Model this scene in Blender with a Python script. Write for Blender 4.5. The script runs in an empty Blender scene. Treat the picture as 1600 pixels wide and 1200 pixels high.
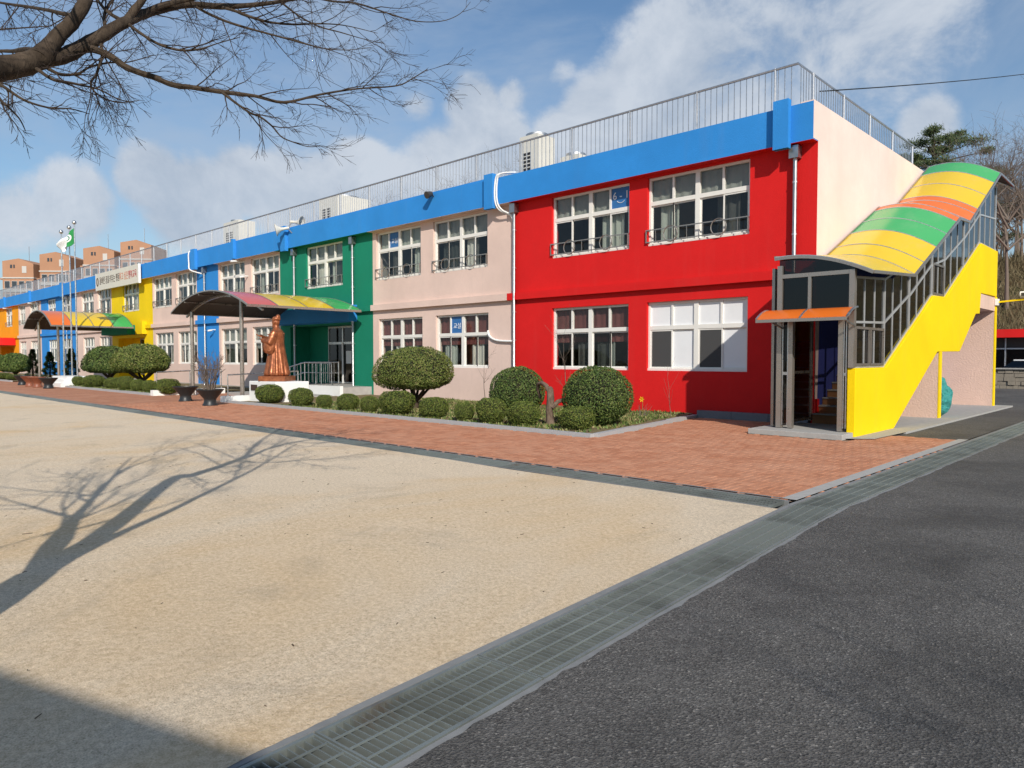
import bpy, bmesh, math, random
from mathutils import Vector, Matrix, noise as mnoise
from math import sin, cos, pi, radians, sqrt
random.seed(7)
R = random.Random
scn = bpy.context.scene
col = scn.collection

# ------------------------------------------------------------------ camera
yaw, pitch = math.atan(1085/1126), math.atan(41/1126)
fw0 = Vector((-sin(yaw), cos(yaw), 0)); rt = Vector((cos(yaw), sin(yaw), 0)); UP = Vector((0, 0, 1))
fwd = fw0*cos(pitch) - UP*sin(pitch); upv = UP*cos(pitch) + fw0*sin(pitch)
cd = bpy.data.cameras.new('camera'); cam = bpy.data.objects.new('camera', cd); col.objects.link(cam)
cd.sensor_width = 36; cd.lens = 36*1126/1600; cd.clip_end = 3000; cd.clip_start = 0.05
cam.matrix_world = Matrix((rt, upv, -fwd)).transposed().to_4x4()
cam.location = (0, 0, 1.55)
scn.camera = cam

# ------------------------------------------------------------------ sky, clouds and sun
SUN = Vector((1.47, -1.0, 1.08)).normalized()
elev = math.asin(SUN.z); azi = math.atan2(SUN.x, SUN.y)
w = bpy.data.worlds.new('World'); scn.world = w; w.use_nodes = True
nt = w.node_tree; nt.nodes.clear()
def wn(t, **k):
    n = nt.nodes.new(t)
    for a, b in k.items(): setattr(n, a, b)
    return n
def wmath(op, a, b=None, c=None, clamp=False):
    n = wn('ShaderNodeMath', operation=op); n.use_clamp = clamp
    for i, v in enumerate((a, b, c)):
        if v is None: continue
        if isinstance(v, (int, float)): n.inputs[i].default_value = v
        else: nt.links.new(v, n.inputs[i])
    return n.outputs[0]
sky = wn('ShaderNodeTexSky', sky_type='NISHITA'); sky.sun_disc = False
sky.sun_elevation = elev; sky.sun_rotation = azi; sky.air_density = 1.2; sky.dust_density = 0.6; sky.ozone_density = 3.0
tc = wn('ShaderNodeTexCoord'); gen = tc.outputs['Generated']
def wnoise(scale, detail, rough, dist=0.0, off=(0, 0, 0), sq=(1, 1, 1)):
    mp = wn('ShaderNodeMapping'); mp.inputs['Location'].default_value = off; mp.inputs['Scale'].default_value = sq
    nt.links.new(gen, mp.inputs[0])
    n = wn('ShaderNodeTexNoise'); n.inputs['Scale'].default_value = scale; n.inputs['Detail'].default_value = detail
    n.inputs['Roughness'].default_value = rough; n.inputs['Distortion'].default_value = dist
    nt.links.new(mp.outputs[0], n.inputs['Vector']); return n.outputs['Fac']
# cumulus heaps over the roof: direction, angular radius, thickness
HEAPS = [(-0.691, 0.645, 0.326, 0.049, 0.90), (-0.656, 0.675, 0.337, 0.034, 0.80), (-0.691, 0.669, 0.273, 0.075, 1.00), (-0.732, 0.632, 0.253, 0.066, 0.90), (-0.768, 0.601, 0.220, 0.062, 0.80), (-0.806, 0.546, 0.229, 0.061, 0.80), (-0.737, 0.593, 0.324, 0.028, 0.60), (-0.606, 0.751, 0.261, 0.084, 1.00), (-0.566, 0.767, 0.302, 0.079, 1.00), (-0.523, 0.790, 0.321, 0.087, 0.85), (-0.462, 0.810, 0.362, 0.112, 0.60), (-0.373, 0.847, 0.378, 0.116, 0.48), (-0.278, 0.882, 0.382, 0.119, 0.40), (-0.599, 0.716, 0.358, 0.027, 0.45), (-0.919, 0.331, 0.215, 0.048, 0.80), (-0.909, 0.373, 0.189, 0.065, 0.80), (-0.880, 0.421, 0.220, 0.054, 0.80), (-0.859, 0.466, 0.212, 0.063, 0.80), (-0.950, 0.257, 0.178, 0.053, 0.60), (-0.836, 0.508, 0.207, 0.069, 0.80), (-0.237, 0.934, 0.267, 0.042, 0.75), (-0.740, 0.644, 0.197, 0.080, 0.70), (-0.452, 0.841, 0.297, 0.098, 0.50), (-0.966, 0.198, 0.164, 0.058, 0.50)]
acc = None
for (dx, dy, dz, r, s) in HEAPS:
    dt = wn('ShaderNodeVectorMath', operation='DOT_PRODUCT'); nt.links.new(gen, dt.inputs[0]); dt.inputs[1].default_value = (dx, dy, dz)
    d2 = wmath('MULTIPLY_ADD', dt.outputs['Value'], 2.0/(r*r), 1.0 - 2.0/(r*r))     # 1 - dist^2 / r^2
    v = wmath('MULTIPLY', wmath('MAXIMUM', d2, -0.6), s)
    acc = v if acc is None else wmath('SMOOTH_MAX', acc, v, 0.12)
f1 = wnoise(7.0, 9, 0.62, 0.25, (3.1, 1.7, 0.2), (1, 1, 1.15))
f2 = wnoise(2.2, 7, 0.6, 0.6, (0.4, 5.3, 1.1), (1, 1, 2.2))
puff = wmath('ADD', acc, wmath('MULTIPLY', wmath('SUBTRACT', f1, 0.5), 1.8))
mr = wn('ShaderNodeMapRange'); mr.interpolation_type = 'SMOOTHSTEP'
mr.inputs['From Min'].default_value = 0.0; mr.inputs['From Max'].default_value = 0.5
nt.links.new(puff, mr.inputs['Value'])
vr = wn('ShaderNodeMapRange'); vr.interpolation_type = 'SMOOTHSTEP'
vr.inputs['From Min'].default_value = 0.34; vr.inputs['From Max'].default_value = 0.72; vr.inputs['To Max'].default_value = 0.66
nt.links.new(f2, vr.inputs['Value'])
sep = wn('ShaderNodeSeparateXYZ'); nt.links.new(gen, sep.inputs[0])
hz = wn('ShaderNodeMapRange'); hz.inputs['From Min'].default_value = 0.0; hz.inputs['From Max'].default_value = 0.3
hz.inputs['To Min'].default_value = 0.5; hz.inputs['To Max'].default_value = 0.0; hz.interpolation_type = 'SMOOTHSTEP'
nt.links.new(sep.outputs['Z'], hz.inputs['Value'])
veil = wmath('MAXIMUM', vr.outputs[0], hz.outputs[0])
skc = wn('ShaderNodeVectorMath', operation='MULTIPLY'); nt.links.new(sky.outputs[0], skc.inputs[0]); skc.inputs[1].default_value = (0.094, 0.106, 0.114)
mx1 = wn('ShaderNodeMix', data_type='RGBA'); nt.links.new(veil, mx1.inputs['Factor'])
nt.links.new(skc.outputs[0], mx1.inputs['A']); mx1.inputs['B'].default_value = (0.42, 0.51, 0.64, 1)
sh = wn('ShaderNodeValToRGB'); nt.links.new(f1, sh.inputs[0])
sh.color_ramp.elements[0].position = 0.38; sh.color_ramp.elements[0].color = (0.43, 0.505, 0.615, 1)
sh.color_ramp.elements[1].position = 0.62; sh.color_ramp.elements[1].color = (0.62, 0.675, 0.755, 1)
mx2 = wn('ShaderNodeMix', data_type='RGBA'); nt.links.new(wmath('MULTIPLY', mr.outputs[0], 0.93), mx2.inputs['Factor'])
nt.links.new(mx1.outputs['Result'], mx2.inputs['A']); nt.links.new(sh.outputs[0], mx2.inputs['B'])
bg = wn('ShaderNodeBackground'); nt.links.new(mx2.outputs['Result'], bg.inputs[0]); bg.inputs[1].default_value = 1.0
ow = wn('ShaderNodeOutputWorld'); nt.links.new(bg.outputs[0], ow.inputs[0])
sl = bpy.data.lights.new('sun', 'SUN'); sl.energy = 4.8; sl.angle = radians(0.53); sl.color = (1.0, 0.93, 0.83)
so = bpy.data.objects.new('sun', sl); col.objects.link(so); so.location = (20, -14, 20)
so.rotation_euler = (-SUN).to_track_quat('-Z', 'Y').to_euler()
vs = scn.view_settings; vs.view_transform = 'Standard'; vs.look = 'None'; vs.exposure = 0.0; vs.gamma = 1.0; vs.use_curve_mapping = False
scn.cycles.max_bounces = 6; scn.cycles.transparent_max_bounces = 12; scn.cycles.caustics_reflective = False; scn.cycles.caustics_refractive = False
scn.cycles.use_denoising = True

# ------------------------------------------------------------------ mesh helpers
class MB:
    def __init__(s): s.v = []; s.f = []; s.sm = False
    def quad(s, a, b, c, d):
        n = len(s.v); s.v += [tuple(a), tuple(b), tuple(c), tuple(d)]; s.f.append((n, n+1, n+2, n+3)); return s
    def tri(s, a, b, c):
        n = len(s.v); s.v += [tuple(a), tuple(b), tuple(c)]; s.f.append((n, n+1, n+2)); return s
    def box(s, x0, x1, y0, y1, z0, z1):
        n = len(s.v)
        s.v += [(x0,y0,z0),(x1,y0,z0),(x1,y1,z0),(x0,y1,z0),(x0,y0,z1),(x1,y0,z1),(x1,y1,z1),(x0,y1,z1)]
        s.f += [tuple(n+i for i in q) for q in ((0,3,2,1),(4,5,6,7),(0,1,5,4),(1,2,6,5),(2,3,7,6),(3,0,4,7))]; return s
    def bar(s, p, q, wx, wz, up=(0,0,1)):                       # rectangular bar from p to q
        p, q = Vector(p), Vector(q); d = (q-p).normalized(); u = Vector(up)
        a = d.cross(u)
        if a.length < 1e-4: a = d.cross(Vector((1,0,0)))
        a.normalize(); b = a.cross(d).normalized(); a *= wx/2; b *= wz/2
        n = len(s.v)
        for c in (p, q): s.v += [tuple(c-a-b), tuple(c+a-b), tuple(c+a+b), tuple(c-a+b)]
        s.f += [tuple(n+i for i in k) for k in ((0,3,2,1),(4,5,6,7),(0,1,5,4),(1,2,6,5),(2,3,7,6),(3,0,4,7))]; return s
    def tube(s, pts, rad, n=8, cap=True):
        pts = [Vector(p) for p in pts]; m = len(pts)
        if not hasattr(rad, '__len__'): rad = [rad]*m
        base = len(s.v); ref = None
        for i, p in enumerate(pts):
            t = (pts[min(i+1, m-1)] - pts[max(i-1, 0)])
            t = t.normalized() if t.length > 1e-7 else Vector((0,0,1))
            if ref is None:
                ref = t.cross(Vector((0,0,1)) if abs(t.z) < .9 else Vector((1,0,0))).normalized()
            else:
                ref = (ref - t*ref.dot(t))
                ref = ref.normalized() if ref.length > 1e-6 else t.orthogonal().normalized()
            b = t.cross(ref)
            for k in range(n):
                a = 2*pi*k/n; s.v.append(tuple(p + (ref*cos(a) + b*sin(a))*rad[i]))
        for i in range(m-1):
            for k in range(n):
                k2 = (k+1) % n; s.f.append((base+i*n+k, base+i*n+k2, base+(i+1)*n+k2, base+(i+1)*n+k))
        if cap:
            s.f.append(tuple(base+k for k in range(n))[::-1]); s.f.append(tuple(base+(m-1)*n+k for k in range(n)))
        s.sm = True; return s
    def lathe(s, prof, c=(0,0,0), n=24, sx=1, sy=1):
        base = len(s.v); m = len(prof)
        for r, z in prof:
            for k in range(n):
                a = 2*pi*k/n; s.v.append((c[0]+r*cos(a)*sx, c[1]+r*sin(a)*sy, c[2]+z))
        for i in range(m-1):
            for k in range(n):
                k2 = (k+1) % n; s.f.append((base+i*n+k, base+i*n+k2, base+(i+1)*n+k2, base+(i+1)*n+k))
        s.f.append(tuple(base+k for k in range(n))[::-1]); s.f.append(tuple(base+(m-1)*n+k for k in range(n)))
        s.sm = True; return s
    def prism_x(s, poly, x0, x1):                              # polygon in (y, z), extruded along x
        n = len(s.v); m = len(poly)
        s.v += [(x0, y, z) for y, z in poly] + [(x1, y, z) for y, z in poly]
        s.f += [tuple(n+i for i in range(m))[::-1], tuple(n+m+i for i in range(m))]
        for i in range(m): j = (i+1) % m; s.f.append((n+i, n+j, n+m+j, n+m+i))
        return s
    def prism_z(s, poly, z0, z1):
        n = len(s.v); m = len(poly)
        s.v += [(x, y, z0) for x, y in poly] + [(x, y, z1) for x, y in poly]
        s.f += [tuple(n+i for i in range(m))[::-1], tuple(n+m+i for i in range(m))]
        for i in range(m): j = (i+1) % m; s.f.append((n+i, n+j, n+m+j, n+m+i))
        return s
    def poly(s, pts):
        n = len(s.v); s.v += [tuple(p) for p in pts]; s.f.append(tuple(range(n, n+len(pts)))); return s
    def mesh(s, name, mt):
        me = bpy.data.meshes.new(name); me.from_pydata(s.v, [], s.f)
        if mt: me.materials.append(mt)
        if s.sm:
            me.polygons.foreach_set('use_smooth', [len(p.vertices) == 4 for p in me.polygons]); me.update()
            if len(s.f) < 9000: me.set_sharp_from_angle(angle=radians(38))
        me.update(); return me
    def build(s, name, mt, parent=None, fix=False):
        me = s.mesh(name, mt)
        if fix:
            bm = bmesh.new(); bm.from_mesh(me); bmesh.ops.recalc_face_normals(bm, faces=bm.faces); bm.to_mesh(me); bm.free()
        return link(name, me, parent)
def link(name, me, parent=None, loc=None):
    o = bpy.data.objects.new(name, me); col.objects.link(o)
    if parent is not None: o.parent = parent
    if loc is not None: o.location = loc
    return o
def tag(o, label=None, cat=None, group=None, kind=None):
    if label: o['label'] = label
    if cat: o['category'] = cat
    if group: o['group'] = group
    if kind: o['kind'] = kind
    return o
def empty(name, loc=(0,0,0), label=None, cat=None, group=None, rz=0):
    o = bpy.data.objects.new(name, None); col.objects.link(o); o.location = loc; o.rotation_euler = (0,0,rz); o.empty_display_size = .2
    return tag(o, label, cat, group)
def copy_tree(o, parent=None):
    c = o.copy(); col.objects.link(c); c.parent = parent
    for ch in list(o.children): copy_tree(ch, c)
    return c
ORD = ['first','second','third','fourth','fifth','sixth','seventh','eighth','ninth','tenth','eleventh','twelfth','thirteenth','fourteenth','fifteenth','sixteenth','seventeenth','eighteenth','nineteenth','twentieth']
def ordw(i):
    if i < 20: return ORD[i]
    t = {2:'twenty',3:'thirty',4:'forty',5:'fifty'}[(i+1)//10]
    r = (i+1) % 10
    return (t[:-1]+'ieth') if r == 0 else t+'-'+ORD[r-1]

# ------------------------------------------------------------------ material helpers
class NT:
    def __init__(s, name):
        s.m = bpy.data.materials.new(name); s.m.use_nodes = True; s.t = s.m.node_tree; s.t.nodes.clear()
        s.out = s.n('ShaderNodeOutputMaterial'); s.p = s.n('ShaderNodeBsdfPrincipled'); s.l(s.p.outputs[0], s.out.inputs[0])
        s.tc = s.n('ShaderNodeTexCoord'); s.co = s.tc.outputs['Object']
    def n(s, t, **k):
        n = s.t.nodes.new(t)
        for a, b in k.items(): setattr(n, a, b)
        return n
    def l(s, a, b): s.t.links.new(a, b)
    def noise(s, scale, detail=4, rough=.55, dist=0, sq=None, co=None):
        n = s.n('ShaderNodeTexNoise'); n.inputs['Scale'].default_value = scale; n.inputs['Detail'].default_value = detail
        n.inputs['Roughness'].default_value = rough; n.inputs['Distortion'].default_value = dist
        v = co or s.co
        if sq:
            mp = s.n('ShaderNodeMapping'); mp.inputs['Scale'].default_value = sq; s.l(v, mp.inputs[0]); v = mp.outputs[0]
        s.l(v, n.inputs['Vector']); return n.outputs['Fac']
    def ramp(s, fac, stops):
        r = s.n('ShaderNodeValToRGB'); e = r.color_ramp.elements
        while len(e) < len(stops): e.new(0.5)
        for i, (p, c) in enumerate(stops):
            e[i].position = p; e[i].color = (c, c, c, 1) if not hasattr(c, '__len__') else (*c, 1)
        s.l(fac, r.inputs[0]); return r.outputs[0]
    def mix(s, a, b, fac, mode='MIX'):
        n = s.n('ShaderNodeMix', data_type='RGBA', blend_type=mode)
        for k, v in (('Factor', fac), ('A', a), ('B', b)):
            if isinstance(v, (int, float)): n.inputs[k].default_value = v
            elif isinstance(v, tuple): n.inputs[k].default_value = (*v, 1)
            else: s.l(v, n.inputs[k])
        return n.outputs['Result']
    def bump(s, h, strength=.3, dist=.01, prev=None):
        b = s.n('ShaderNodeBump'); b.inputs['Strength'].default_value = strength; b.inputs['Distance'].default_value = dist
        s.l(h, b.inputs['Height'])
        if prev: s.l(prev, b.inputs['Normal'])
        return b.outputs[0]
    def set(s, color=None, rough=None, metal=None, normal=None, spec=None):
        p = s.p
        for k, v in (('Base Color', color), ('Roughness', rough), ('Metallic', metal), ('Normal', normal), ('Specular IOR Level', spec)):
            if v is None: continue
            if isinstance(v, (int, float)): p.inputs[k].default_value = v
            elif isinstance(v, tuple): p.inputs[k].default_value = (*v, 1)
            else: s.l(v, p.inputs[k])
        return s.m
def paint(name, c, rough=.75, var=.10, bs=45, bstr=.35, dirt=.0, spec=.25):
    t = NT(name)
    n1 = t.noise(.7, 5, .6); n2 = t.noise(9, 4, .6)
    lo = tuple(x*(1-var) for x in c); hi = tuple(min(1, x*(1+var*.6)) for x in c)
    cc = t.mix(t.ramp(n1, [(.3, lo), (.7, hi)]), tuple(x*.93 for x in c), t.ramp(n2, [(.45, 0.0), (.75, .5)]))
    if dirt:
        st = t.noise(1.0, 5, .65, sq=(2.2, 2.2, .18))
        cc = t.mix(cc, (.25, .22, .19), t.ramp(st, [(.55, 0.0), (.8, dirt)]))
    return t.set(cc, rough, 0, t.bump(t.noise(bs, 5, .6), bstr, .02), spec)
def metal(name, c, rough=.35, var=.15, met=1.0, sc=12):
    t = NT(name); n1 = t.noise(sc, 4, .6)
    cc = t.mix(tuple(x*(1-var) for x in c), tuple(min(1, x*(1+var)) for x in c), n1)
    rr = t.ramp(n1, [(.3, max(.05, rough-.1)), (.7, rough+.12)])
    return t.set(cc, rr, met)
def plain(name, c, rough=.6, var=.12, sc=20, bstr=.15, spec=.4):
    t = NT(name); n1 = t.noise(sc, 4, .6)
    cc = t.mix(tuple(x*(1-var) for x in c), tuple(min(1, x*(1+var)) for x in c), n1)
    return t.set(cc, rough, 0, t.bump(n1, bstr, .01), spec)
def glassy(name, tint, dark=.0, refl=1.5):
    t = NT(name); tr = t.n('ShaderNodeBsdfTransparent'); tr.inputs[0].default_value = (*tint, 1)
    gl = t.n('ShaderNodeBsdfGlossy'); gl.inputs['Roughness'].default_value = .03; gl.inputs[0].default_value = (.95, .97, 1, 1)
    fr = t.n('ShaderNodeFresnel'); fr.inputs[0].default_value = refl
    nb = t.bump(t.noise(1.3, 2, .5), .03, .05); t.l(nb, gl.inputs['Normal'])
    ms = t.n('ShaderNodeMixShader'); gg = t.n('ShaderNodeNewGeometry'); bf = t.n('ShaderNodeMath', operation='MULTIPLY_ADD'); bf.inputs[1].default_value = -1.0; bf.inputs[2].default_value = 1.0; t.l(gg.outputs['Backfacing'], bf.inputs[0])
    fm = t.n('ShaderNodeMath', operation='MULTIPLY'); t.l(fr.outputs[0], fm.inputs[0]); t.l(bf.outputs[0], fm.inputs[1]); t.l(fm.outputs[0], ms.inputs[0]); t.l(tr.outputs[0], ms.inputs[1]); t.l(gl.outputs[0], ms.inputs[2])
    t.l(ms.outputs[0], t.out.inputs[0]); return t.m
M = {}
M['red'] = paint('red_paint', (.66, .012, .012), dirt=.05)
M['pink'] = paint('pink_paint', (.72, .545, .47), dirt=.12)
M['pink_end'] = paint('pink_end_paint', (.84, .665, .60), bs=30, dirt=.08)
M['pink_pier'] = paint('pink_pier_paint', (.72, .51, .41), bs=22, bstr=.8, dirt=.15)
M['green'] = paint('green_paint', (.008, .21, .125), dirt=.06)
M['blue'] = paint('blue_paint', (.030, .245, .64), dirt=.07)
M['yellow'] = paint('yellow_paint', (.82, .58, .004), dirt=.06)
M['lemon'] = paint('lemon_paint', (.90, .63, .0), var=.08, bs=40, dirt=.07)
M['orange'] = paint('orange_paint', (.82, .33, .004))
M['white'] = plain('white_paint', (.80, .80, .78), .5, .06, 6)
M['frame'] = plain('white_window_frame', (.76, .74, .69), .4, .07, 5, .05)
M['glass'] = glassy('window_glass', (.86, .87, .86))
M['screen'] = plain('dark_insect_screen', (.06, .06, .06), .8, .2, 60)
M['film'] = plain('white_window_film', (.78, .79, .80), .35, .05, 3, .05)
M['tint'] = glassy('tinted_glass', (.22, .20, .19))
M['screened'] = glassy('screened_glass', (.52, .53, .53))
M['clear_tint'] = glassy('grey_tinted_glass', (.40, .39, .38))
M['sframe'] = metal('bright_steel_frame', (.60, .60, .59), .35, .06, .55, 3)
M['indigo'] = paint('indigo_paint', (.055, .07, .30))
M['pipe'] = metal('dull_steel_pipe', (.46, .46, .46), .42)
M['steel'] = metal('stainless_steel', (.62, .62, .61), .32)
M['bronze'] = metal('brown_steel', (.38, .34, .30), .28, .05, .7, 3)
M['alu'] = metal('aluminium', (.70, .71, .72), .42, .08)
M['rail'] = metal('galvanised_rail', (.50, .51, .53), .50, .1)
M['darkmetal'] = plain('dark_metal', (.045, .042, .04), .5)
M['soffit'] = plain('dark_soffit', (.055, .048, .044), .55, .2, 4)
M['concrete'] = plain('concrete', (.36, .35, .33), .85, .2, 7, .5)
M['granite'] = plain('granite_kerb', (.38, .38, .385), .7, .2, 40, .4)
M['plinth'] = plain('grey_plinth', (.17, .175, .19), .8, .25, 9, .3)
M['room'] = plain('room_wall', (.30, .29, .27), .9, .15, 2)
M['curtain'] = plain('green_curtain', (.44, .475, .42), .9, .15, 6)
M['blind_g'] = plain('grey_blind', (.36, .37, .34), .9, .15, 6)
M['curtain_w'] = plain('pale_curtain', (.66, .65, .58), .9, .15, 6)
M['curtain_r'] = plain('maroon_blind', (.19, .062, .058), .9, .15, 6)
M['copper'] = None
M['brown'] = plain('brown_step', (.33, .15, .06), .6, .2, 8)
M['signboard'] = plain('cream_board', (.62, .60, .53), .5, .05, 3, .02)
M['plate'] = plain('blue_plate', (.03, .14, .36), .4, .1, 5, .02)
M['lettering'] = plain('white_lettering', (.75, .78, .8), .5)
M['ink_brown'] = plain('brown_ink', (.06, .035, .025), .6)
M['ink_orange'] = plain('orange_ink', (.55, .20, .12), .6)
M['ink_red'] = plain('red_ink', (.42, .04, .05), .6)
def poly_panel(name, c):
    t = NT(name); n1 = t.noise(.9, 4, .6)
    cc = t.mix(tuple(x*.88 for x in c), c, n1)
    n2 = t.noise(2.3, 5, .65, sq=(1, .3, 1))
    cc = t.mix(cc, (.5, .45, .35), t.ramp(n2, [(.55, 0.0), (.85, .16)]))
    t.set(cc, .22, 0, t.bump(t.noise(2.0, 2, .5), .08, .05), .5); return t.m
M['p_yellow'] = poly_panel('yellow_polycarbonate', (.74, .50, .008))
M['p_green'] = poly_panel('green_polycarbonate', (.06, .40, .11))
M['p_orange'] = poly_panel('orange_polycarbonate', (.74, .16, .018))
M['p_red'] = poly_panel('red_polycarbonate', (.60, .09, .06))
def copper():
    t = NT('copper_coat'); n1 = t.noise(7, 5, .6)
    cc = t.ramp(n1, [(.3, (.20, .062, .028)), (.6, (.42, .145, .06)), (.8, (.60, .25, .12))])
    return t.set(cc, t.ramp(n1, [(.3, .5), (.7, .3)]), .55, t.bump(t.noise(18, 4, .6), .25, .02))
M['copper'] = copper()

# ================================================================== GROUND
def sand_mat():
    t = NT('coarse_sand')
    g = t.noise(120, 4, .75); g2 = t.noise(48, 5, .7); big = t.noise(.33, 5, .6, .6, sq=(1, .55, 1)); mid = t.noise(1.6, 6, .62, .4)
    c = t.ramp(g, [(.35, (.11, .082, .053)), (.45, (.54, .43, .305)), (.55, (.80, .655, .475)), (.66, (1.0, .93, .79))])
    c = t.mix(c, t.ramp(g2, [(.34, (.30, .225, .145)), (.62, (.92, .755, .55))]), .36)
    c = t.mix(c, (.64, .41, .17), t.ramp(big, [(.50, 0.0), (.66, .62)]))
    c = t.mix(c, (.86, .75, .62), t.ramp(mid, [(.5, 0.0), (.75, .20)]))
    c = t.mix(c, t.ramp(t.noise(26, 5, .75), [(.36, (.36, .275, .19)), (.5, (.70, .57, .415)), (.64, (.98, .84, .65))]), .30)
    c = t.mix(c, (.27, .22, .165), t.ramp(t.noise(.9, 7, .7, .8), [(.54, 0.0), (.78, .45)]))
    nb = t.bump(mid, .14, .05); nb = t.bump(g2, .75, .014, nb); nb = t.bump(g, .8, .008, nb)
    return t.set(c, .95, 0, nb, .15)
def asphalt_mat():
    t = NT('asphalt')
    vo = t.n('ShaderNodeTexVoronoi'); vo.inputs['Scale'].default_value = 95; t.l(t.co, vo.inputs['Vector'])
    g = t.noise(160, 3, .7); big = t.noise(.5, 6, .6, .7); mid = t.noise(3.2, 6, .65, .3)
    bw = t.n('ShaderNodeRGBToBW'); t.l(vo.outputs['Color'], bw.inputs[0])
    c = t.ramp(bw.outputs[0], [(.2, (.038, .0362, .0335)), (.5, (.103, .098, .091)), (.8, (.172, .164, .153)), (.95, (.36, .34, .31))])
    c = t.mix(c, t.ramp(g, [(.35, (.020, .0192, .018)), (.7, (.185, .176, .165))]), .42)
    c = t.mix(c, (.024, .023, .022), t.ramp(big, [(.45, 0.0), (.70, .6)]))
    c = t.mix(c, (.155, .148, .140), t.ramp(mid, [(.52, 0.0), (.78, .40)]))
    c = t.mix(c, (.45, .44, .42), t.ramp(t.noise(38, 2, .5), [(.80, 0.0), (.83, .5)]))
    h = t.mix(vo.outputs['Distance'], g, .4)
    nb = t.bump(mid, .25, .05); nb = t.bump(h, .9, .010, nb)
    return t.set(c, t.ramp(big, [(.35, .86), (.7, .72)]), 0, nb, .3)
def brick_sheet_mat():
    t = NT('red_paver_far')
    b = t.n('ShaderNodeTexBrick'); b.inputs['Scale'].default_value = 1.0; b.inputs['Brick Width'].default_value = .2; b.inputs['Row Height'].default_value = .1
    b.inputs['Mortar Size'].default_value = .005; b.inputs['Color1'].default_value = (.46, .205, .118, 1); b.inputs['Color2'].default_value = (.39, .165, .092, 1); b.inputs['Mortar'].default_value = (.26, .17, .12, 1)
    t.l(t.co, b.inputs['Vector'])
    c = t.mix(b.outputs[0], (.58, .32, .205), t.ramp(t.noise(.8, 6, .6, .5), [(.45, 0.0), (.75, .55)]))
    return t.set(c, .9, 0, t.bump(t.noise(30, 4, .6), .3, .01), .2)
def paver_mat():
    t = NT('red_paver')
    oi = t.n('ShaderNodeObjectInfo')
    geo = t.n('ShaderNodeNewGeometry')
    rnd = t.mix(oi.outputs['Random'], geo.outputs['Random Per Island'], .5, 'MIX')
    co = t.n('ShaderNodeNewGeometry').outputs['Position']
    v = t.noise(1.3, 6, .65, .5, co=co)
    c = t.ramp(rnd, [(.25, (.36, .150, .083)), (.45, (.43, .192, .110)), (.6, (.48, .222, .130)), (.8, (.39, .165, .092))])
    c = t.mix(c, (.53, .30, .20), t.ramp(v, [(.42, 0.0), (.75, .45)]))
    c = t.mix(c, (.30, .16, .11), t.ramp(t.noise(.55, 6, .7, .6, co=co), [(.6, 0.0), (.85, .4)]))
    c = t.mix(c, (.60, .40, .28), t.ramp(t.noise(55, 3, .6, co=co), [(.6, 0.0), (.8, .35)]))
    return t.set(c, .88, 0, t.bump(t.noise(60, 4, .6, co=co), .4, .008), .2)
def grass_ground_mat():
    t = NT('dry_soil')
    n1 = t.noise(4, 6, .65, .4); n2 = t.noise(40, 4, .6)
    c = t.ramp(n1, [(.3, (.10, .075, .045)), (.5, (.21, .165, .095)), (.7, (.15, .15, .055))])
    return t.set(t.mix(c, (.28, .22, .14), t.ramp(n2, [(.5, 0.0), (.8, .6)])), .95, 0, t.bump(n2, .8, .03), .1)
M['sand'] = sand_mat(); M['asphalt'] = asphalt_mat(); M['brick_far'] = brick_sheet_mat(); M['paver'] = paver_mat(); M['soil'] = grass_ground_mat()
M['joint'] = plain('paver_joint', (.30, .19, .13), .95, .2, 30)
def galv_mat():
    t = NT('galvanised_grate'); oi = t.n('ShaderNodeObjectInfo'); pos = t.n('ShaderNodeNewGeometry').outputs['Position']
    c = t.mix((.235, .262, .25), (.29, .322, .306), oi.outputs['Random'])
    c = t.mix(c, (.10, .105, .095), t.ramp(t.noise(1.7, 6, .65, .4, co=pos), [(.48, 0.0), (.72, .65)]))
    rust = t.ramp(t.noise(.9, 6, .7, .5, co=pos), [(.62, 0.0), (.74, .55)])
    return t.set(t.mix(c, (.17, .085, .04), rust), .55, .55, t.bump(t.noise(40, 3, .6, co=pos), .3, .004))
M['galv'] = galv_mat()
M['edge'] = plain('dirty_concrete_edge', (.20, .205, .205), .9, .35, 6, .5)
M['pit'] = plain('drain_pit', (.10, .095, .08), .95, .4, 12, .6)

def Ld(y): return -2.50-.08*y if y <= 7.5 else -3.10-.003*(y-7.5)
def Rd(y): return -2.05-.08*y if y <= 7.5 else -2.65-.003*(y-7.5)
tag(MB().poly([(-900,-300,-.45),(700,-300,-.45),(700,1200,-.45),(-900,1200,-.45)]).build('terrain', M['soil']), kind='structure')
# playground of coarse sand with a faintly uneven surface
def sheet(name, mt, inside, x0, x1, y0, y1, nx, ny, zf):
    mb = MB(); 
    for j in range(ny+1):
        for i in range(nx+1):
            u = i/nx; y = y0+(y1-y0)*j/ny; a, b = inside(y)
            a = x0 if a is None else a; b = x1 if b is None else b
            x = a+(b-a)*u; mb.v.append((x, y, zf(x, y)))
    for j in range(ny):
        for i in range(nx):
            k = j*(nx+1)+i; mb.f.append((k, k+1, k+nx+2, k+nx+1))
    mb.sm = True
    return tag(mb.build(name, mt), kind='structure')
def sandz(x, y):
    return .012*mnoise.noise((x*.35, y*.35, 0)) + .006*mnoise.noise((x*1.3, y*1.3, 3)) + .004
E1 = .045
sheet('schoolyard_sand', M['sand'], lambda y: (None, Ld(y)-E1*.75+.022*mnoise.noise((0, y*2.3, 1))+.015*mnoise.noise((0, y*9, 1))), -130, 0, -14, 7.17, 200, 420, sandz)
def asz(x, y): return .006*mnoise.noise((x*.5, y*.4, 7)) + .009
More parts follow.
